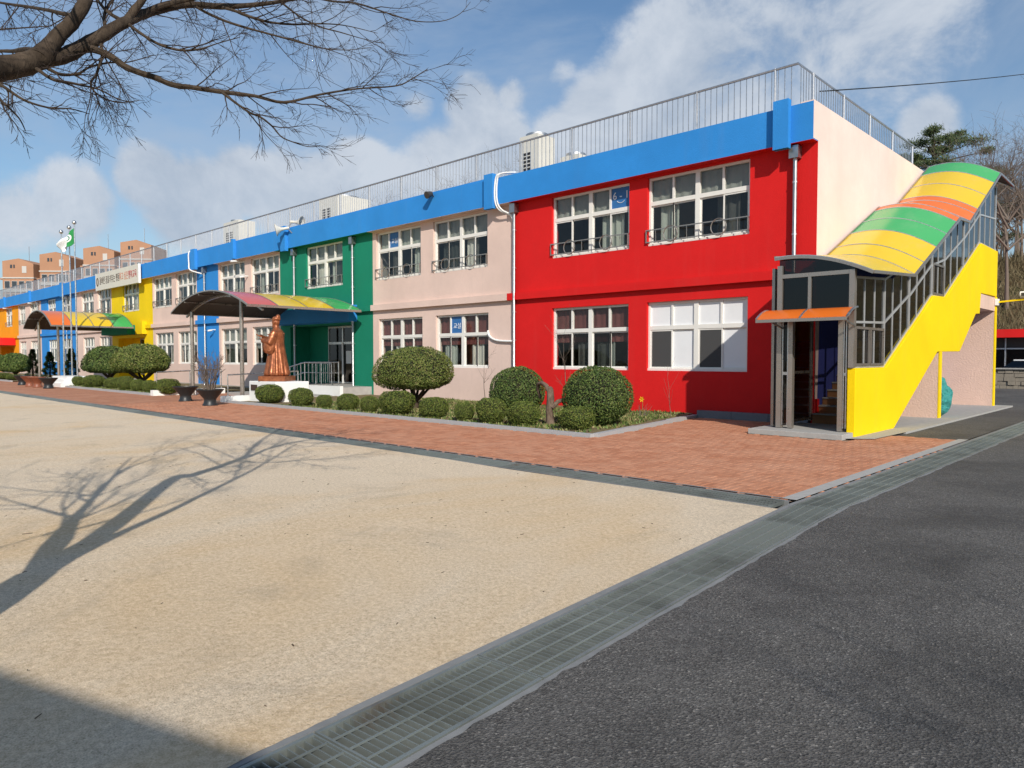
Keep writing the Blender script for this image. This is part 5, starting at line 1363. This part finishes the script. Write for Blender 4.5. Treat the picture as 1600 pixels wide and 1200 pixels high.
pine(-16.4, 66, 11.6, 1, 'tall dark pine rising behind the end of the roof railing', 5.2); pine(-13.4, 66, 8.0, 2, 'smaller dark pine right of the tall one', 3.2); pine(-20.5, 70, 9.5, 3, 'dark pine mostly hidden behind the roof railing corner', 4.0)
# red roofed shed, car, stone wall
sh_ = empty('glazed_shed', (-6, 46, 0), 'low dark glazed shed with red roof edge at the foot of the hill', 'shed')
MB().box(-10, 8, -.6, 5, 2.62, 3.05).build('roof', M['red'], sh_); MB().box(-9.8, 7.8, .2, 4.8, -.3, 2.62).build('wall', M['darkmetal'], sh_)
mb = MB()
for k in range(14): x = -9.6+k*1.3; mb.box(x, x+.06, .08, .19, .2, 2.6)
for z in (.3, 2.0): mb.box(-9.7, 7.7, .06, .185, z, z+.07)
mb.build('window_bars', M['alu'], sh_)
for k in range(13):
    x = -9.5+k*1.3; MB().box(x, x+1.2, .14, .15, .4, 1.98).build('pane', M['tint'], sh_)
sw = empty('stone_wall', (-6, 43.6, 0), 'low rubble stone wall in front of the glazed shed', 'wall'); r = R(6); mb = MB()
for row in range(5):
    x = -8+r.uniform(0,.2)
    while x < 8:
        l = r.uniform(.22,.5); mb.box(x+.008, x+l-.008, r.uniform(-.04,.03), .35, row*.2-.03+.006, row*.2+.165+r.uniform(-.01,.01)); x += l
M['rubble'] = plain('rubble_stone', (.24,.21,.17), .95, .35, 3, .6); mb.build('stones', M['rubble'], sw)['kind'] = 'stuff'; MB().box(-8,8,.05,.33,-.05,.94).build('mortar_core', M['concrete'], sw)
MB().box(-8.1,8.1,-.12,.42,.97,1.03).build('coping', M['concrete'], sw)
cr = empty('parked_car', (-6.6, 44.9, 0), 'white parked car behind the stone wall', 'car')
def car_body():
    secs = [(-2.1,.35,.70,.70),(-2.0,.30,.85,.78),(-1.2,.28,.95,.82),(0,.28,.97,.84),(1.2,.28,.97,.84),(2.0,.30,.92,.8),(2.15,.38,.75,.7)]
    mb = MB()
    for x, z0, z1, hw in secs: mb.v += [(x,-hw,z0),(x,hw,z0),(x,hw,z1-.1),(x,hw*.92,z1),(x,-hw*.92,z1),(x,-hw,z1-.1)]
    for i in range(len(secs)-1):
        for k in range(6): k2 = (k+1) % 6; mb.f.append((i*6+k, i*6+6+k, i*6+6+k2, i*6+k2))
    mb.f += [tuple(range(6)), tuple(len(secs)*6-6+k for k in range(6))[::-1]]
    return mb
M['carpaint'] = plain('white_car_paint', (.72,.73,.74), .25, .03, 3, .0)
car_body().build('body', M['carpaint'], cr, True)
mb = MB(); P = [(-1.1,.96,.74),(-.45,1.42,.62),(1.1,1.44,.62),(1.85,.98,.72)]
for x, z, hw in P: mb.v += [(x,-hw,z),(x,hw,z)]
mb.f += [(0,1,3,2),(2,3,5,4),(4,5,7,6),(0,2,4,6),(1,7,5,3)]; cb = mb.build('cabin', M['tint'], cr, True)
MB().box(-.5,1.15,-.63,.63,1.40,1.46).build('roof', M['carpaint'], cr)
for x in (-1.3, 1.35):
    for y in (-.80, .80):
        wl = MB().tube([(x,y-.1,.32),(x,y+.1,.32)], .32, 18).build('wheel', M['darkmetal'], cr); MB().tube([(x,y-.11,.32),(x,y+.11,.32)], .18, 14).build('rim', M['alu'], wl)
# apartment blocks far behind
M['apt_brick'] = plain('orange_brick', (.40,.215,.13), .9, .16, .35, .1); M['apt_wall'] = plain('pale_apartment_wall', (.42,.37,.32), .9, .1, .4); M['apt_glass'] = plain('dark_apartment_window', (.045,.055,.065), .25, .3, .4); M['apt_trim'] = plain('pale_trim', (.50,.48,.45), .7)
def apartment(cx, cy, tops, label, rz):
    q = empty('apartment_block', (cx, cy, 0), label, 'building', 'apartment blocks behind the school', rz=rz); L = len(tops)*7.6
    MB().box(-L/2-.5, L/2+.5, .6, 9, -.4, tops[0]-4.3).build('wall', M['apt_wall'], q); MB().box(-L/2-.9, L/2+.9, .3, 9.3, tops[0]-4.3, tops[0]-4.0).build('roof', M['apt_brick'], q)
    for i, zt in enumerate(tops):
        x = -L/2+7.6*i; mb = MB(); n = len(mb.v)
        pr = [(x+.3,-.4),(x+6.6,-.4),(x+6.6,zt-1.1),(x+3.6,zt),(x+.3,zt-.55)]
        mb.v += [(a,-.6,b) for a, b in pr]+[(a,7,b) for a, b in pr]
        mb.f += [tuple(range(5)), tuple(range(9,4,-1))]+[(k, 5+k, 5+(k+1) % 5, (k+1) % 5) for k in range(5)]
        tw = mb.build('stair_block', M['apt_brick'], q, True)
        MB().box(x+.2, x+6.7, -.75, 7.05, zt-4.15, zt-3.9).build('ledge', M['apt_trim'], tw)
        for a, b, c, d in ((1.9,2.3,zt-2.0,zt-1.3),(2.55,2.85,zt-2.0,zt-1.3),(4.3,5.2,zt-3.0,zt-1.6)): MB().box(x+a, x+b, -.66, -.55, c, d).build('window', M['apt_glass'] if a < 4 else M['apt_trim'], tw)
        for row in range(3):
            z = zt-6.2-row*2.7
            MB().box(x+.5, x+6.4, -.9, -.605, z-.75, z-.1).build('balcony_parapet', M['apt_trim'], tw)
            for k in range(4):
                o = MB().box(x+.7+k*1.45, x+1.85+k*1.45, -.68, -.61, z, z+1.55).build('window', M['apt_trim'], tw)
                if True: MB().box(x+.78+k*1.45, x+1.77+k*1.45, -.72, -.675, z+.08, z+1.47).build('pane', M['apt_glass'], q)
        if i == 0 or True: MB().tube([(x+3.6, 3, zt), (x+3.6, 3, zt+3.0)], .06, 5).build('lightning_rod', M['rail'], q)
apartment(-176.2, 40.6, [22.2, 23.6], 'brick apartment block at the far left behind flagpoles', math.atan2(.72, .694))
apartment(-164.0, 52.3, [24.8, 26.1], 'lighter brick apartment block behind the cream name board', math.atan2(.72, .694))
q = empty('utility_pole', (-150, 27, 0), 'concrete utility pole with wires at the left edge', 'pole'); MB().tube([(0,0,-.3),(0,0,18.5)], [.22,.14], 10).build('pole', M['concrete'], q); MB().bar((-1,0,17.6),(1,0,17.6),.12,.12).build('cross_arm', M['darkmetal'], q); MB().bar((-.8,0,16.6),(.8,0,16.6),.12,.12).build('cross_arm', M['darkmetal'], q)

# ================================================================== FOREGROUND TREE
LIMBS = {
    'main': ([(-3.45, -0.42, 1.75), (-3.9, -0.05, 2.35), (-5.17, 0.656, 3.116), (-5.215, 0.896, 3.216), (-5.29, 1.036, 3.295), (-5.358, 1.183, 3.383), (-5.384, 1.302, 3.481)], [0.11, 0.1, 0.088, 0.078, 0.073, 0.069, 0.066]),
    'A': ([(-5.36, 1.253, 3.436), (-5.421, 1.34, 3.568), (-5.436, 1.4, 3.665), (-5.444, 1.467, 3.755), (-5.457, 1.529, 3.872), (-5.542, 1.594, 4.016), (-5.745, 1.693, 4.352), (-6.106, 1.937, 5.06), (-6.469, 2.336, 6.124)], [0.06, 0.052, 0.046, 0.043, 0.041, 0.039, 0.036, 0.028, 0.018]),
    'B': ([(-5.374, 1.239, 3.428), (-5.447, 1.382, 3.506), (-5.496, 1.477, 3.582), (-5.54, 1.579, 3.681), (-5.578, 1.686, 3.782), (-5.622, 1.788, 3.886), (-5.677, 1.878, 3.973), (-5.8, 2.045, 4.124), (-5.884, 2.25, 4.269), (-5.968, 2.452, 4.391), (-5.986, 2.718, 4.473), (-5.995, 2.992, 4.582), (-5.997, 3.275, 4.714), (-6.023, 3.678, 4.933), (-6.026, 4.104, 5.178)], [0.05, 0.05, 0.048, 0.046, 0.043, 0.041, 0.038, 0.034, 0.03, 0.027, 0.024, 0.02, 0.016, 0.011, 0.006]),
    'B2': ([(-5.677, 1.878, 3.973), (-5.697, 1.934, 4.071), (-5.709, 1.997, 4.17), (-5.771, 2.084, 4.325), (-5.894, 2.261, 4.676), (-6.076, 2.529, 5.21)], [0.03, 0.027, 0.024, 0.021, 0.016, 0.009]),
    'B3': ([(-5.8, 2.045, 4.133), (-5.804, 2.187, 4.24), (-5.852, 2.425, 4.388), (-5.888, 2.675, 4.519), (-5.987, 3.15, 4.799)], [0.024, 0.021, 0.018, 0.015, 0.008]),
    'C': ([(-5.555, 1.563, 3.659), (-5.436, 1.606, 3.62), (-5.376, 1.662, 3.586), (-5.332, 1.703, 3.547), (-5.287, 1.744, 3.504), (-5.269, 1.83, 3.485), (-5.246, 1.921, 3.47), (-5.24, 1.995, 3.454), (-5.179, 2.053, 3.432), (-5.182, 2.12, 3.446), (-5.132, 2.307, 3.451), (-5.043, 2.532, 3.456), (-4.981, 2.731, 3.445), (-4.883, 2.968, 3.538), (-4.775, 3.216, 3.619), (-4.668, 3.531, 3.7), (-4.619, 3.653, 3.78), (-4.575, 3.768, 3.872)], [0.024, 0.024, 0.023, 0.022, 0.021, 0.02, 0.019, 0.018, 0.018, 0.017, 0.015, 0.012, 0.01, 0.008, 0.0065, 0.005, 0.004, 0.0025]),
    'C2': ([(-5.122, 2.317, 3.451), (-4.989, 2.371, 3.347), (-4.922, 2.432, 3.284), (-4.866, 2.484, 3.252), (-4.806, 2.539, 3.189), (-4.805, 2.607, 3.131), (-4.751, 2.657, 3.095), (-4.71, 2.765, 3.073), (-4.647, 2.826, 3.078)], [0.01, 0.008, 0.0075, 0.007, 0.006, 0.005, 0.004, 0.003, 0.002]),
    'D': ([(-5.667, 1.888, 3.959), (-5.511, 1.894, 3.863), (-5.424, 1.974, 3.786), (-5.351, 2.042, 3.745), (-5.269, 2.12, 3.723), (-5.28, 2.251, 3.779), (-5.297, 2.377, 3.86), (-5.278, 2.54, 3.951)], [0.012, 0.011, 0.01, 0.009, 0.008, 0.006, 0.004, 0.0025]),
    'E': ([(-5.954, 2.467, 4.391), (-5.78, 2.49, 4.287), (-5.684, 2.579, 4.226), (-5.592, 2.666, 4.181), (-5.511, 2.812, 4.153), (-5.431, 2.957, 4.129), (-5.342, 3.111, 4.099), (-5.258, 3.26, 4.079), (-5.209, 3.448, 4.111), (-5.16, 3.637, 4.176)], [0.011, 0.01, 0.01, 0.009, 0.008, 0.007, 0.006, 0.005, 0.003, 0.002]),
    'F': ([(-5.997, 2.707, 4.473), (-5.791, 2.762, 4.383), (-5.668, 2.877, 4.32), (-5.656, 3.028, 4.335), (-5.579, 3.173, 4.347), (-5.477, 3.342, 4.376), (-5.408, 3.549, 4.406), (-5.292, 3.799, 4.385)], [0.012, 0.011, 0.01, 0.009, 0.008, 0.006, 0.004, 0.002]),
    'G': ([(-5.997, 3.275, 4.702), (-5.841, 3.28, 4.586), (-5.771, 3.344, 4.519), (-5.656, 3.451, 4.441), (-5.578, 3.594, 4.419), (-5.477, 3.759, 4.384), (-5.416, 3.957, 4.382)], [0.009, 0.008, 0.007, 0.006, 0.005, 0.003, 0.002]),
    'G2': ([(-6.017, 3.541, 4.86), (-5.847, 3.703, 4.813), (-5.763, 3.923, 4.838), (-5.63, 4.189, 4.791), (-5.534, 4.419, 4.771), (-5.435, 4.655, 4.818), (-5.35, 4.812, 4.91), (-5.313, 4.924, 5.054)], [0.01, 0.009, 0.008, 0.006, 0.005, 0.004, 0.003, 0.002]),
    'H': ([(-5.305, 1.232, 3.351), (-5.138, 1.25, 3.264), (-5.101, 1.284, 3.241), (-5.102, 1.353, 3.248), (-5.104, 1.421, 3.251), (-5.135, 1.531, 3.261), (-5.154, 1.65, 3.235), (-5.187, 1.758, 3.25)], [0.012, 0.01, 0.009, 0.008, 0.007, 0.005, 0.004, 0.002]),
    'H2': ([(-5.59, 1.674, 3.764), (-5.46, 1.652, 3.611), (-5.365, 1.599, 3.484), (-5.376, 1.585, 3.429), (-5.343, 1.544, 3.367), (-5.332, 1.552, 3.316), (-5.341, 1.611, 3.284), (-5.373, 1.719, 3.285), (-5.378, 1.856, 3.334)], [0.011, 0.01, 0.009, 0.008, 0.007, 0.006, 0.005, 0.004, 0.002]),
    'I': ([(-5.215, 0.896, 3.216), (-4.862, 0.95, 3.066), (-4.765, 1.039, 2.981), (-4.784, 1.16, 2.973), (-4.806, 1.279, 3.0), (-4.837, 1.388, 3.004)], [0.014, 0.01, 0.007, 0.005, 0.004, 0.002]),
    'I2': ([(-5.268, 0.844, 3.201), (-4.79, 0.878, 3.0), (-4.592, 0.923, 2.879), (-4.542, 0.968, 2.811), (-4.516, 0.99, 2.744)], [0.012, 0.009, 0.006, 0.004, 0.002]),
    'J': ([(-5.388, 1.294, 3.408), (-5.328, 1.35, 3.363), (-5.39, 1.431, 3.394), (-5.339, 1.48, 3.406), (-5.351, 1.541, 3.464), (-5.427, 1.681, 3.555), (-5.442, 1.808, 3.6), (-5.528, 2.01, 3.733)], [0.012, 0.01, 0.009, 0.008, 0.007, 0.006, 0.004, 0.002]),
    'K': ([(-5.421, 1.491, 3.805), (-5.539, 1.448, 3.838), (-5.851, 1.432, 3.96), (-6.321, 1.405, 4.132), (-6.823, 1.347, 4.308), (-7.542, 1.223, 4.569)], [0.016, 0.014, 0.012, 0.011, 0.009, 0.006]),
    'L': ([(-5.402, 1.284, 3.473), (-5.702, 1.279, 3.603), (-6.26, 1.306, 3.761), (-6.57, 1.289, 3.846), (-7.242, 1.205, 3.995)], [0.018, 0.016, 0.014, 0.012, 0.008]),
    'N': ([(-5.559, 1.706, 3.809), (-5.791, 1.77, 4.014), (-5.881, 1.829, 4.142), (-6.063, 1.941, 4.327), (-6.333, 2.118, 4.736)], [0.013, 0.012, 0.011, 0.01, 0.006]),
    'N2': ([(-5.646, 1.838, 3.959), (-5.768, 1.793, 4.038), (-5.932, 1.781, 4.161), (-6.212, 1.8, 4.376)], [0.014, 0.012, 0.01, 0.007]),
}

ft = empty('yard_tree', (-3.4, -.45, 0), 'large leafless tree at left whose dark limbs hang over the yard', 'tree')
def fp_(mb, name, mt):
    o = mb.build(name, M[mt], ft); o.matrix_parent_inverse = Matrix.Translation((3.4, .45, 0)); return o
def dense(P, Rr, k=5):
    P = [Vector(p) for p in P]; o = []; rr = []
    for i in range(len(P)-1):
        p0, p1, p2, p3 = P[max(i-1,0)], P[i], P[i+1], P[min(i+2, len(P)-1)]
        for j in range(k):
            t = j/k; o.append(.5*((2*p1)+(p2-p0)*t+(2*p0-5*p1+4*p2-p3)*t*t+(3*p1-p0-3*p2+p3)*t**3)); rr.append(Rr[i]+(Rr[i+1]-Rr[i])*t)
    return o+[P[-1]], rr+[Rr[-1]]
tk, tr_ = dense([(-3.40,-.45,-.15),(-3.40,-.45,.15),(-3.38,-.46,.8),(-3.42,-.43,1.5),(-3.47,-.4,1.85)], [.26,.18,.15,.145,.14], 5)
rj = R(4)
fp_(MB().tube(tk, [a*rj.uniform(.96,1.05) for a in tr_], 18), 'trunk', 'bark')
tw = MB(); rnd = R(99)
def twiglets(P, Rr, dens, lmax, lev=2):
    n = 0
    for i in range(len(P)-1):
        seg = (P[i+1]-P[i]); 
        if Rr[i] > .028: m = dens*.35
        else: m = dens
        c = seg.length*m; k = int(c)+(1 if rnd.random() < c-int(c) else 0)
        for _ in range(k):
            b = P[i].lerp(P[i+1], rnd.random()); d = seg.normalized(); o = d.orthogonal().normalized(); o.rotate(Matrix.Rotation(rnd.uniform(0, 6.28), 3, d))
            nd = d*rnd.uniform(.55,1.0)+o*rnd.uniform(.3,.8)+Vector((0,0,-.12))
            L = lmax*rnd.uniform(.35,1.0)
            grow(tw, b, nd, L, min(.0055, Rr[i]*.55+.001), lev, rnd, .012, 5, 4, .55, .0016, .13, .55, None, 4)
KE = list(LIMBS)
for k in KE:
    P, Rr = dense(*LIMBS[k], 4 if len(LIMBS[k][0]) > 8 else 5)
    Rr = [a*rj.uniform(.95,1.06) for a in Rr]
    fp_(MB().tube(P, Rr, 14 if max(Rr) > .03 else 8), 'limb', 'bark')
    if k == 'main': continue
    twiglets(P, Rr, {'A':2.5,'B':5,'K':5,'L':5,'I':8,'I2':8,'H':9,'H2':9,'J':9}.get(k, 6.5), {'I':.38,'I2':.34,'L':.45,'K':.45,'A':.6,'B':.65,'C2':.45,'C':.5,'H':.5,'H2':.5,'J':.5,'E':.55,'D':.5}.get(k, .6), 2)
# upper limbs out of the picture, whose shadow lies on the sand
for (d, L, r0, sd, st_) in (((-.75,.30,.75), 3.8, .062, 5, (-3.47,-.40,1.8)), ((-.35,.75,.85), 4.0, .058, 6, (-3.47,-.38,1.8)), ((.3,-.5,1.0), 3.4, .05, 7, (-3.45,-.43,1.8)), ((-.85,-.5,.8), 3.2, .05, 8, (-3.5,-.42,1.8))):
    m2 = MB(); grow(m2, Vector(st_), Vector(d), L, r0, 4, R(sd), -.05, 6, 4, .6, .0035, .11, .60); fp_(m2, 'limb', 'bark')
o = fp_(tw, 'twigs', 'twig'); o['kind'] = 'stuff'
# added tree and shelter, both unseen, only to cast shadows on the ground
q = empty('bare_tree', (7.7, -1.3, 0), 'leafless young tree added out of view to shade the road at right', 'tree'); link('branches', bare_mesh(6.2, 31, 4, 4, .08, 'twig', .004), q)
t_, n_ = Vector((.952,.305,0)), Vector((.305,-.952,0)); c0 = Vector((.25,-3.97,0))
q = empty('shadow_shelter', c0, 'added unseen flat roofed shelter outside the frame behind the photographer', 'shelter'); q.rotation_euler.z = math.atan2(.305,.952)  # added roof, its edge set to shade the near corner of the yard
MB().box(0,5.0,-4.2,0,4.4,4.55).build('roof', M['concrete'], q)
for x, y in ((.3,-.3),(4.7,-.3),(.3,-3.9),(4.7,-3.9)): MB().tube([(x,y,-.05),(x,y,4.4)], .06, 10).build('post', M['steel'], q)
